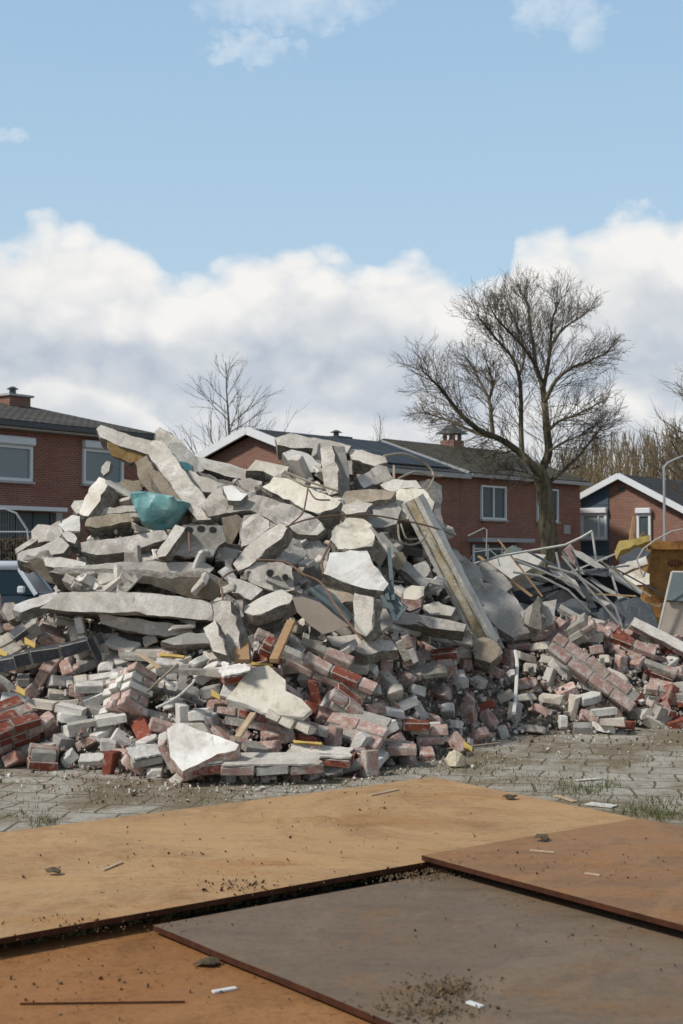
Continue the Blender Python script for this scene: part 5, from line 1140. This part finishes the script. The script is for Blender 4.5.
def big_tree():
    Y = 34; rr = random.Random(21); base = at(548, 560, Y); root = empty('bare_tree', (base.x, base.y, 0)); T, W = [], []
    def pp(pts, dep=0): # pixel outline of a limb, depth drifting
        n = len(pts); return [at(541+(x-541)*(1.0 if x < 541 else .95), 470+(y-470)*.94, Y+dep*(i/(n-1))+.25*math.sin(i*1.7+dep)) for i, (x, y) in enumerate(pts)]
    def limb(pts, w0, w1, dep): P = curve_pts(pp(pts, dep), 4); T.append((P, w0*.41*Y/F, w1*.36*Y/F)); return P
    g = [Vector((base.x+.02, base.y, -.1))]
    P = [at(548, 618, Y), at(548, 575, Y), at(550, 550, Y), at(547, 530, Y), at(547, 510, Y), at(545, 492, Y), at(541, 478, Y), at(538, 466, Y)]
    T.append((curve_pts(P, 4), .27, .135))
    tr = []
    tr.append((limb([(541,478),(530,462),(518,450),(500,437),(480,428),(462,412),(450,396),(441,384),(432,374),(424,366)], 11, 2, -2.5), 1))
    tr.append((limb([(500,437),(480,432),(462,424),(447,417),(434,412),(424,409)], 5, 1.5, 2), .7))
    tr.append((limb([(493,433),(491,412),(489,395),(482,380),(474,364),(466,350)], 6, 1.6, 1.5), .8))
    tr.append((limb([(489,395),(493,380),(490,366),(484,348)], 4, 1.2, -1.5), .6))
    tr.append((limb([(522,453),(521,425),(521,395),(519,370),(512,350),(500,335),(488,320),(478,306)], 7, 1.6, -1.5), 1))
    tr.append((limb([(519,370),(524,350),(520,325),(510,300),(505,288)], 4, 1.3, 1.5), .8))
    tr.append((limb([(540,472),(549,452),(547,425),(545,398),(542,378),(536,360),(534,340),(530,315),(528,295),(524,284)], 12, 1.8, 1.5), 1))
    tr.append((limb([(543,385),(548,360),(551,335),(553,310),(560,290)], 6, 1.5, -2), .9))
    tr.append((limb([(545,398),(556,376),(572,362),(588,356),(600,350),(610,346)], 6, 1.4, 1.5), .9))
    tr.append((limb([(551,340),(562,322),(578,310),(592,300)], 4, 1.3, 2), .8))
    tr.append((limb([(536,360),(524,340),(508,322),(496,308),(490,296)], 4.5, 1.3, -2.5), .8))
    tr.append((limb([(547,430),(560,418),(576,412),(592,404),(608,396)], 4.5, 1.2, -2), .8))
    tr.append((limb([(546,486),(560,474),(574,462),(588,446),(600,430),(612,416)], 6, 1.3, 2), .8))
    tr.append((limb([(549,450),(566,440),(586,432),(606,428)], 3.5, 1.1, -1), .7))
    tr.append((limb([(544,482),(528,474),(510,470),(494,470)], 3, 1, -1.5), .5))
    tr.append((limb([(518,450),(500,452),(482,456),(466,452)], 3, 1, 1.5), .5))
    cc = at(528, 400, Y)
    for P, w in tr:
        n = len(P)
        for i in range(int(n*.14), n):
            f = i/(n-1)
            for _ in range(3 if f > .5 else 2):
                if rr.random() < .12: continue
                b = P[i]; base_ = (P[min(i+1, n-1)]-P[max(i-1, 0)]).normalized(); out = (b-cc).normalized()
                ax = base_.orthogonal().normalized(); ax.rotate(Matrix.Rotation(rr.uniform(0, 6.28), 3, base_))
                d = (base_*.75+ax*rr.uniform(.4, 1)+out*.35+Vector((0, 0, .15))).normalized()
                grow(W, b, d, rr.uniform(.6, 1.4)*w*(1.3-.75*f), .0115*(1.2-.5*f), 0, 2, rr, .06, .8)
    t = Tree(1); o = t.build('trunk', root, T, 'bark'); t.build('crown', root, W, 'twig')
    tag(root, 'large spreading bare tree with a forked mossy trunk before the centre house', 'tree'); print('twigs', len(W))
big_tree()
def small_tree(name, label, px, pyt, pyb, Y, seed, spread, nl=22, mat='bark_far', lv=2, w=.14, lr=1.0, group=None):
    rr = random.Random(seed); b = at(px, pyb, Y); t = at(px, pyt, Y); root = empty(name, (b.x, b.y, 0)); H = t.z; T, W = [], []
    P = [Vector((b.x+math.sin(i*.9+seed)*.05*i*.3, b.y, H*i/8)) for i in range(9)]; T.append((P, w, .012))
    for j in range(nl):
        f = .30+.68*j/nl; i = int(f*8); p = P[i].lerp(P[i+1], f*8-i); a = rr.uniform(0, 6.28)
        d = Vector((math.cos(a)*spread, math.sin(a)*spread, .8)); L = lr*H*.36*(1.12-f)*rr.uniform(.8, 1.2)+.3
        grow(W, p, d, L, w*.32*(1.15-f)+.008, 0, lv, rr, .12, .6)
    tt = Tree(1); tt.build('trunk', root, T, mat); tt.build('crown', root, W, mat if mat != 'bark_far' else 'bark_far'); tag(root, label, 'tree', group)
small_tree('bare_tree', 'small bare tree behind the slab heap, left of the middle gable', 228, 362, 560, 60, 4, .95, 26, w=.13, lr=1.15)
small_tree('bare_tree', 'slim upright bare tree far off above the middle roof', 380, 417, 560, 120, 6, .16, 30, w=.12, lr=.9, lv=1)
small_tree('bare_tree', 'wide bare tree half cut off by the right edge of the picture', 713, 348, 560, 48, 9, 1.05, 40, 'twig', 2, .16, 1.1)
small_tree('bare_tree', 'small bare tree rising behind the centre house roof, right of the big trunk', 552, 404, 560, 75, 12, .8, 26, w=.12)
def wood():
    rr = random.Random(31); W = []; root = Vector((0, 0, 0))
    for k in range(230):
        px = rr.uniform(560, 730); Y = rr.uniform(85, 110); b = at(px, 560, Y); zt = at(px, interp(px, [(560, 455), (600, 434), (640, 432), (683, 426), (730, 420)])+rr.uniform(-4, 24), Y).z
        P = [Vector((b.x+rr.gauss(0, .1)*i*.5, b.y, zt*i/6)) for i in range(7)]; W.append((P, rr.uniform(.05, .12), .02))
        for j in range(8):
            f = rr.uniform(.35, .97); p = P[int(f*6)]; a = rr.uniform(0, 6.28); grow(W, p, Vector((math.cos(a)*.35, math.sin(a)*.35, .9)), rr.uniform(.8, 2.0), .028, 0, 1, rr, .15, .5)
    class Q: location = Vector()
    t = Tree(1); vs = []
    e = bpy.data.objects.new('tmp', None); e.location = (0, 0, 0)
    o = t.build('distant_wood', e, W, 'bark_wood'); o.parent = None; bpy.data.objects.remove(e); tag(o, 'far off bare wood of thin upright trunks behind the right house', 'wood', kind='stuff')
wood()
def hedge(name, label, px0, px1, py, Y, seed):
    rr = random.Random(seed); a, b = at(px0, 560, Y), at(px1, 560, Y); zt = at(px0, py, Y).z; vs, fs = [], []; c = (a+b)/2
    for k in range(5200):
        x = rr.uniform(a.x, b.x); z = rr.random()**.7*zt*(.9+.15*noise.noise(Vector((x*1.3, z_ if False else 0, seed)))); y = Y+rr.uniform(-.4, .4); p = Vector((x-c.x, y-c.y, z)); e = Euler((rr.uniform(0, 6), rr.uniform(0, 6), 0)).to_matrix(); s = .05; i = len(vs)
        for q_ in ((-s, -s*.5, 0), (s, -s*.5, 0), (s, s*.5, 0), (-s, s*.5, 0)): vs.append(p+e @ Vector(q_))
        fs.append((i, i+1, i+2, i+3))
    me = bpy.data.meshes.new(name); me.from_pydata(vs, [], fs); o = link(name, me, ['hedge_brown'], None, None, Vector((c.x, c.y, 0))); tag(o, label, 'hedge')
hedge('hedge', 'brown winter hedge behind the site fence, before the left house', -60, 40, 528, 34, 2)

# ------------------------------------------------------------------ ground, paving, plates
def sheet(name, pts, z, mat, label=None):
    bm = bmesh.new(); bm.faces.new([bm.verts.new((x, y, z)) for x, y in pts]); o = from_bm(name, bm, [mat]); o['kind'] = 'structure'; return o
sheet('ground', [(-900, -60), (900, -60), (900, 1800), (-900, 1800)], 0-.006, 'site_ground')
sheet('pavement', [(-9, .5), (9, .5), (9, 20), (-9, 20)], 0, 'paving')
def plate(label, pxs, z, mat, th=.022, tilt=0):
    P = [ground(x, y, z) for x, y in pxs]; c = sum(P, Vector())/len(P); bm = bmesh.new()
    Q = []
    for a, b in zip(P, P[1:]+P[:1]):
        n_ = max(2, int((b-a).length/.15))
        for i in range(n_):
            q = a.lerp(b, i/n_); q = q+Vector((noise.noise(q*2.1), noise.noise(q*2.1+Vector((9, 0, 0))), 0))*.006; Q.append(q-c)
    A = [bm.verts.new(q) for q in Q]; B = [bm.verts.new(q+Vector((0, 0, -th))) for q in Q]
    f = bm.faces.new(A); g = bm.faces.new(B[::-1]); n_ = len(Q)
    for i in range(n_): s = bm.faces.new((A[i], B[i], B[(i+1) % n_], A[(i+1) % n_])); s.material_index = 1
    bmesh.ops.recalc_face_normals(bm, faces=bm.faces)
    o = from_bm('steel_plate', bm, [mat, 'rust_edge_shade'], None, None, c); tag(o, label, 'steel plate', 'rusty steel road plates'); return o
plate('orange rusty steel plate at the bottom left corner, lowest of the plates', [(-500,1030),(175,915),(430,1035),(760,1190),(-300,1400)], .026, 'steel_orange')
plate('grey brown steel plate in the lower right, corner pointing left', [(153,925),(520,858),(1000,945),(1150,1250),(410,1030)], .062, 'steel_grey')
plate('largest tan steel plate stretching across the picture from the left', [(-420,886),(434,777),(900,872),(1000,960),(430,861),(0,938),(-420,1016)], .100, 'steel_tan')
plate('brown steel plate lying on top at the right, corner pointing left', [(421,855),(520,838),(640,818),(900,871),(960,990),(683,925)], .128, 'steel_brown')
# soil and moss between plates
def clumps(name, label, spots, n, seed, mats, smin, smax, cat='soil'):
    rr = random.Random(seed); sp = []
    for (x, y, z, sx, sy, k) in spots:
        for _ in range(k):
            g = ground(x+rr.gauss(0, sx), y+rr.gauss(0, sy), z); g.z += rr.uniform(0, .008); sp.append(g)
    crumbs(name, label, sp, mats, smin, smax, cat, seed)
gap = [(x, 938-(x)*.179+5, .035, 9, 1.6, 46) for x in range(0, 420, 9)]
clumps('gap_soil', 'dark soil and moss caught along the edge between the steel plates', gap, 0, 6, ['soil', 'soil', 'grass_blade'], .008, .024)
clumps('plate_soil', 'crumbs of dry soil lying on the grey steel plate', [(446,990,.064,20,6,300),(425,1000,.064,30,9,170),(430,1014,.064,26,5,140),(150,936,.064,1,1,1),(455,870,.066,25,2.2,330),(400,876,.066,35,2.5,330)], 0, 7, ['dry_soil', 'dry_soil', 'soil'], .003, .010)
clumps('plate_grit', 'scattered grit on the tan and orange steel plates', [(200,850,.102,150,22,130),(430,800,.102,90,10,50),(100,980,.028,110,22,120),(560,930,.064,120,30,50),(590,865,.13,80,14,60),(90,925,.101,60,5,90),(245,886,.101,22,4,110)], 0, 8, ['soil', 'dry_soil', 'rust_edge_shade'], .003, .010, 'grit')
def splinter(label, a, b, z, w, mat):
    A, B = ground(*a, z), ground(*b, z); bm = bmesh.new(); box(bm, (0, 0, 0), ((B-A).length, w, .006), (B-A).to_track_quat('X', 'Z')); o = from_bm('wood_splinter', bm, [mat], None, None, (A+B)/2+Vector((0, 0, .004))); tag(o, label, 'splinter')
splinter('white splinter lying on the orange plate at the bottom left', (213, 993), (236, 989), .027, .022, 'plastic_white')
splinter('white splinter lying on the grey plate near its soil crumbs', (468, 1003), (482, 1008), .063, .020, 'plastic_white')
splinter('pale wooden splinter lying on the large tan plate at left', (103, 871), (122, 863), .101, .014, 'wood_pale')
splinter('pale chip lying on the brown plate at the right', (530, 851), (554, 853), .129, .012, 'wood_pale')
splinter('second pale chip lying on the brown plate, lower down', (585, 874), (600, 876), .129, .012, 'wood_pale')
splinter('long thin scratch like wire lying on the orange plate', (20, 1005), (185, 1003), .027, .003, 'rust_edge_shade')
splinter('pale flake lying on the far part of the large tan plate', (370, 796), (398, 790), .101, .02, 'wood_pale')
splinter('white board scrap on the mossy paving right of the plates', (588, 804), (615, 807), .004, .09, 'plaster_white')
splinter('pale wood scrap on the paving among the grass', (556, 796), (575, 802), .004, .035, 'wood_pale')
splinter('cream scrap on the paving behind the grass tufts', (576, 781), (600, 779), .004, .04, 'concrete_pale')
splinter('thin lath lying on the paving in front of the bricks', (440, 750), (500, 743), .02, .02, 'wood_pale')
def leaf(label, x, y, z, s):
    P = ground(x, y, z+.012); bm = bmesh.new(); rr = random.Random(x)
    n_ = 9; ring = [bm.verts.new(Vector((math.cos(6.28*i/n_)*s*rr.uniform(.6, 1.2), math.sin(6.28*i/n_)*s*rr.uniform(.5, 1), rr.uniform(-.005, .018)))) for i in range(n_)]; c = bm.verts.new((0, 0, .012))
    for i in range(n_): bm.faces.new((ring[i], ring[(i+1) % n_], c))
    r = bmesh.ops.extrude_face_region(bm, geom=bm.faces[:])
    for g in r['geom']:
        if isinstance(g, bmesh.types.BMVert): g.co.z -= .006
    o = from_bm('dead_leaf', bm, ['soil'], None, None, P); tag(o, label, 'leaf')
leaf('curled dark leaf on the orange plate at bottom left', 208, 962, .027, .05)
leaf('small dark leaf on the far edge of the tan plate', 510, 797, .101, .04)
leaf('dark leaf near the corner of the brown plate', 542, 838, .129, .04)
leaf('dark leaf on the left part of the tan plate', 53, 872, .101, .035)
# grass tufts
def grass():
    rr = random.Random(14); vs, fs = [], []
    spots = [(575, 791, 16, 4, 300), (606, 786, 10, 4, 120), (640, 812, 16, 4, 200), (665, 816, 14, 4, 220), (655, 805, 18, 5, 180), (540, 780, 30, 6, 140), (480, 768, 30, 5, 140), (45, 824, 8, 3, 100), (20, 815, 14, 4, 80), (420, 772, 30, 3, 120), (300, 786, 60, 2, 200), (80, 793, 60, 8, 120), (640, 760, 40, 8, 100), (180, 800, 50, 5, 100)]
    for (x, y, sx, sy, k) in spots:
        for _ in range(k):
            g = ground(x+rr.gauss(0, sx), y+rr.gauss(0, sy), 0); hgt = rr.uniform(.01, .045); a = rr.uniform(0, 6.28); w = .003; d = Vector((math.cos(a), math.sin(a), 0)); i = len(vs)
            vs += [g-d*w, g+d*w, g+Vector((rr.gauss(0, .012), rr.gauss(0, .012), hgt))]; fs.append((i, i+1, i+2))
    for x in range(0, 420, 2):
        for _ in range(5):
            g = ground(x+rr.uniform(-1, 1), 938-x*.179+rr.uniform(0, 5), .03); i = len(vs); d = Vector((rr.gauss(0, .004), .002, 0)); vs += [g-d, g+d, g+Vector((rr.gauss(0, .01), rr.gauss(0, .01), rr.uniform(.01, .03)))]; fs.append((i, i+1, i+2))
    for x in range(170, 420, 2):
        for _ in range(4):
            g = ground(x+rr.uniform(-1, 1), 925+(x-153)*.41+rr.uniform(0, 4), .027); i = len(vs); d = Vector((rr.gauss(0, .004), .002, 0)); vs += [g-d, g+d, g+Vector((rr.gauss(0, .01), rr.gauss(0, .01), rr.uniform(.01, .03)))]; fs.append((i, i+1, i+2))
    me = bpy.data.meshes.new('grass'); me.from_pydata(vs, [], fs); o = link('grass', me, ['grass_blade']); tag(o, 'sparse green grass and moss in the paving joints and plate gaps', 'grass', kind='stuff')
grass()

# ------------------------------------------------------------------ light and sky
SE, SA = 44, 240   # sun elevation; azimuth measured clockwise from +Y (behind left of the camera)
sun = bpy.data.lights.new('sun', 'SUN'); so = bpy.data.objects.new('sun', sun); COL.objects.link(so)
sun.energy = 3.2; sun.angle = rad(6); sun.color = (1, .955, .88)
sd = Vector((math.sin(rad(SA))*math.cos(rad(SE)), math.cos(rad(SA))*math.cos(rad(SE)), math.sin(rad(SE))))
so.rotation_euler = sd.to_track_quat('Z', 'Y').to_euler()
w = bpy.data.worlds.new('World'); scn.world = w; w.use_nodes = True; t = w.node_tree; t.nodes.clear()
out = t.nodes.new('ShaderNodeOutputWorld'); bg = t.nodes.new('ShaderNodeBackground'); t.links.new(bg.outputs[0], out.inputs[0])
sky = t.nodes.new('ShaderNodeTexSky'); sky.sky_type = 'NISHITA'; sky.sun_disc = False; sky.sun_elevation = rad(SE); sky.sun_rotation = rad(SA); sky.air_density = 1.0; sky.dust_density = 1.5; sky.ozone_density = 1.2
bg.inputs['Strength'].default_value = .1
tc = t.nodes.new('ShaderNodeTexCoord'); sx = t.nodes.new('ShaderNodeSeparateXYZ'); t.links.new(tc.outputs['Generated'], sx.inputs[0])
az = math_(t, 'MULTIPLY', math_(t, 'ARCTAN2', sx.outputs[0], sx.outputs[1]), 57.2958)
el = math_(t, 'MULTIPLY', math_(t, 'ARCSINE', sx.outputs[2]), 57.2958)
EDGE = [(0,235),(40,217),(80,219),(120,231),(150,245),(172,266),(200,268),(225,258),(260,247),(290,244),(330,250),(370,258),(420,255),(450,262),(490,272),(505,272),(518,238),(540,230),(575,226),(620,212),(683,207)]
fc = t.nodes.new('ShaderNodeFloatCurve'); cv = fc.mapping.curves[0]
def azel(px, py): r = ray(px, py); return math.degrees(math.atan2(r.x, r.y)), math.degrees(math.asin(r.normalized().z))
pts_ = [(-.02, .5), ] ; K = [(max(0, min(1, (azel(x, y)[0]+20)/40)), azel(x, y)[1]/30) for x, y in EDGE]
K = [(0, .40), (.10, .48)]+K+[(.9, .52), (1, .42)]
cv.points[0].location = K[0]; cv.points[1].location = K[-1]
for k in K[1:-1]: cv.points.new(*k)
fc.mapping.update()
t.links.new(math_(t, 'MULTIPLY_ADD', az, 1/40, .5, True), fc.inputs['Value'])
edge_el = math_(t, 'MULTIPLY', fc.outputs[0], 30)
cx = t.nodes.new('ShaderNodeCombineXYZ'); t.links.new(math_(t, 'MULTIPLY', az, .1), cx.inputs[0]); t.links.new(math_(t, 'MULTIPLY', el, .14), cx.inputs[1])
v = cx.outputs[0]
n1 = noisen(t, v, 2.6, 9, .58, .15); n2 = noisen(t, v, 1.1, 8, .55, .3)
dif = math_(t, 'SUBTRACT', math_(t, 'SUBTRACT', edge_el, .45), el)
vo = t.nodes.new('ShaderNodeTexVoronoi'); vo.feature = 'SMOOTH_F1'; vo.inputs['Scale'].default_value = 5.5; vo.inputs['Smoothness'].default_value = .35
wv = t.nodes.new('ShaderNodeVectorMath'); wv.operation = 'MULTIPLY_ADD'; nn = t.nodes.new('ShaderNodeTexNoise'); nn.inputs['Scale'].default_value = 7; nn.inputs['Detail'].default_value = 6; t.links.new(v, nn.inputs['Vector'])
wv.inputs[1].default_value = (.22, .22, 0); t.links.new(nn.outputs['Color'], wv.inputs[0]); t.links.new(v, wv.inputs[2]); t.links.new(wv.outputs[0], vo.inputs['Vector'])
puff = math_(t, 'MULTIPLY_ADD', vo.outputs['Distance'], -1.0, .5)
dens = math_(t, 'ADD', math_(t, 'ADD', dif, math_(t, 'MULTIPLY_ADD', n1, 2.4, -1.2)), math_(t, 'MULTIPLY', puff, 1.6))
mask = ramp(t, math_(t, 'MULTIPLY_ADD', dens, .28, .35, True), [(.24, 0), (.40, .7), (.58, 1)])
# wispy small clouds high up
wa = math_(t, 'MULTIPLY_ADD', noisen(t, v, 9, 8, .6), 5.0, -2.5); wb = math_(t, 'MULTIPLY_ADD', noisen(t, v, 11, 8, .62), 2.4, -1.2)
def blob(px, py, rx, ry):
    a, e = azel(px, py); k_ = min(1, rx/2)
    u = math_(t, 'DIVIDE', math_(t, 'ADD', math_(t, 'SUBTRACT', az, a), math_(t, 'MULTIPLY', wa, k_)), rx); w_ = math_(t, 'DIVIDE', math_(t, 'ADD', math_(t, 'SUBTRACT', el, e), math_(t, 'MULTIPLY', wb, k_)), ry)
    d2 = math_(t, 'ADD', math_(t, 'MULTIPLY', u, u), math_(t, 'MULTIPLY', w_, w_)); return math_(t, 'SUBTRACT', 1.0, d2, None, True)
bl = None
for args in ((290, 2, 4.4, 1.1), (252, 50, 2.0, .75), (548, 5, 1.6, 1.1), (585, 20, 1.0, 1.2), (5, 134, 1.0, .25)):
    b_ = blob(*args); bl = b_ if bl is None else math_(t, 'MAXIMUM', bl, b_)
wisp = math_(t, 'MULTIPLY', ramp(t, math_(t, 'MULTIPLY', bl, math_(t, 'MULTIPLY_ADD', noisen(t, v, 6, 8, .62, .4), 2.2, -.35)), [(.0, 0), (1.0, .7)]), .75)
# shade inside the bank: white tops, grey bases, pale low band
deep = math_(t, 'MULTIPLY_ADD', dif, .1, 0.0, True)     # 0 at the rim .. 1 ten degrees below
sh = math_(t, 'ADD', deep, math_(t, 'MULTIPLY_ADD', n2, 1.1, -.55))
WHT, GRY, LOW = (8.6, 8.7, 8.9), (5.4, 5.85, 6.6), (7.6, 7.8, 8.2)
body = ramp(t, sh, [(0.0, .95), (.14, .86), (.28, .48), (.44, .18), (.56, .34), (.66, .78), (.80, .42), (1, .4)])
cc = t.nodes.new('ShaderNodeMix'); cc.data_type = 'RGBA'; cc.inputs[6].default_value = (4.6, 5.25, 6.1, 1); cc.inputs[7].default_value = (8.9, 8.75, 8.5, 1)
t.links.new(math_(t, 'ADD', body, math_(t, 'ADD', math_(t, 'MULTIPLY_ADD', n1, .8, -.4), math_(t, 'MULTIPLY', puff, .55)), None, True), cc.inputs[0])
hi = ramp(t, math_(t, 'MULTIPLY', el, 1/60), [(.36, .8), (.62, .8)])
up_ = mixc(t, ramp(t, math_(t, 'MULTIPLY', el, 1/60), [(.38, 0), (.62, 1)]), mixc(t, ramp(t, math_(t, 'MULTIPLY', el, 1/60), [(.18, 0), (.36, 1)]), (4.9, 6.75, 8.35), (3.8, 5.85, 8.0)), (2.5, 2.8, 3.15))
skyc = mixc(t, .8, sky.outputs[0], up_)
c1 = mixc(t, wisp, skyc, (8.1, 8.5, 8.9)); c2 = mixc(t, mask, c1, cc.outputs[2])
t.links.new(c2, bg.inputs['Color'])
scn.view_settings.view_transform = 'Standard'; scn.view_settings.look = 'None'; scn.view_settings.exposure = .05; scn.view_settings.gamma = 1
scn.render.engine = 'CYCLES'; scn.render.resolution_x = 683; scn.render.resolution_y = 1024
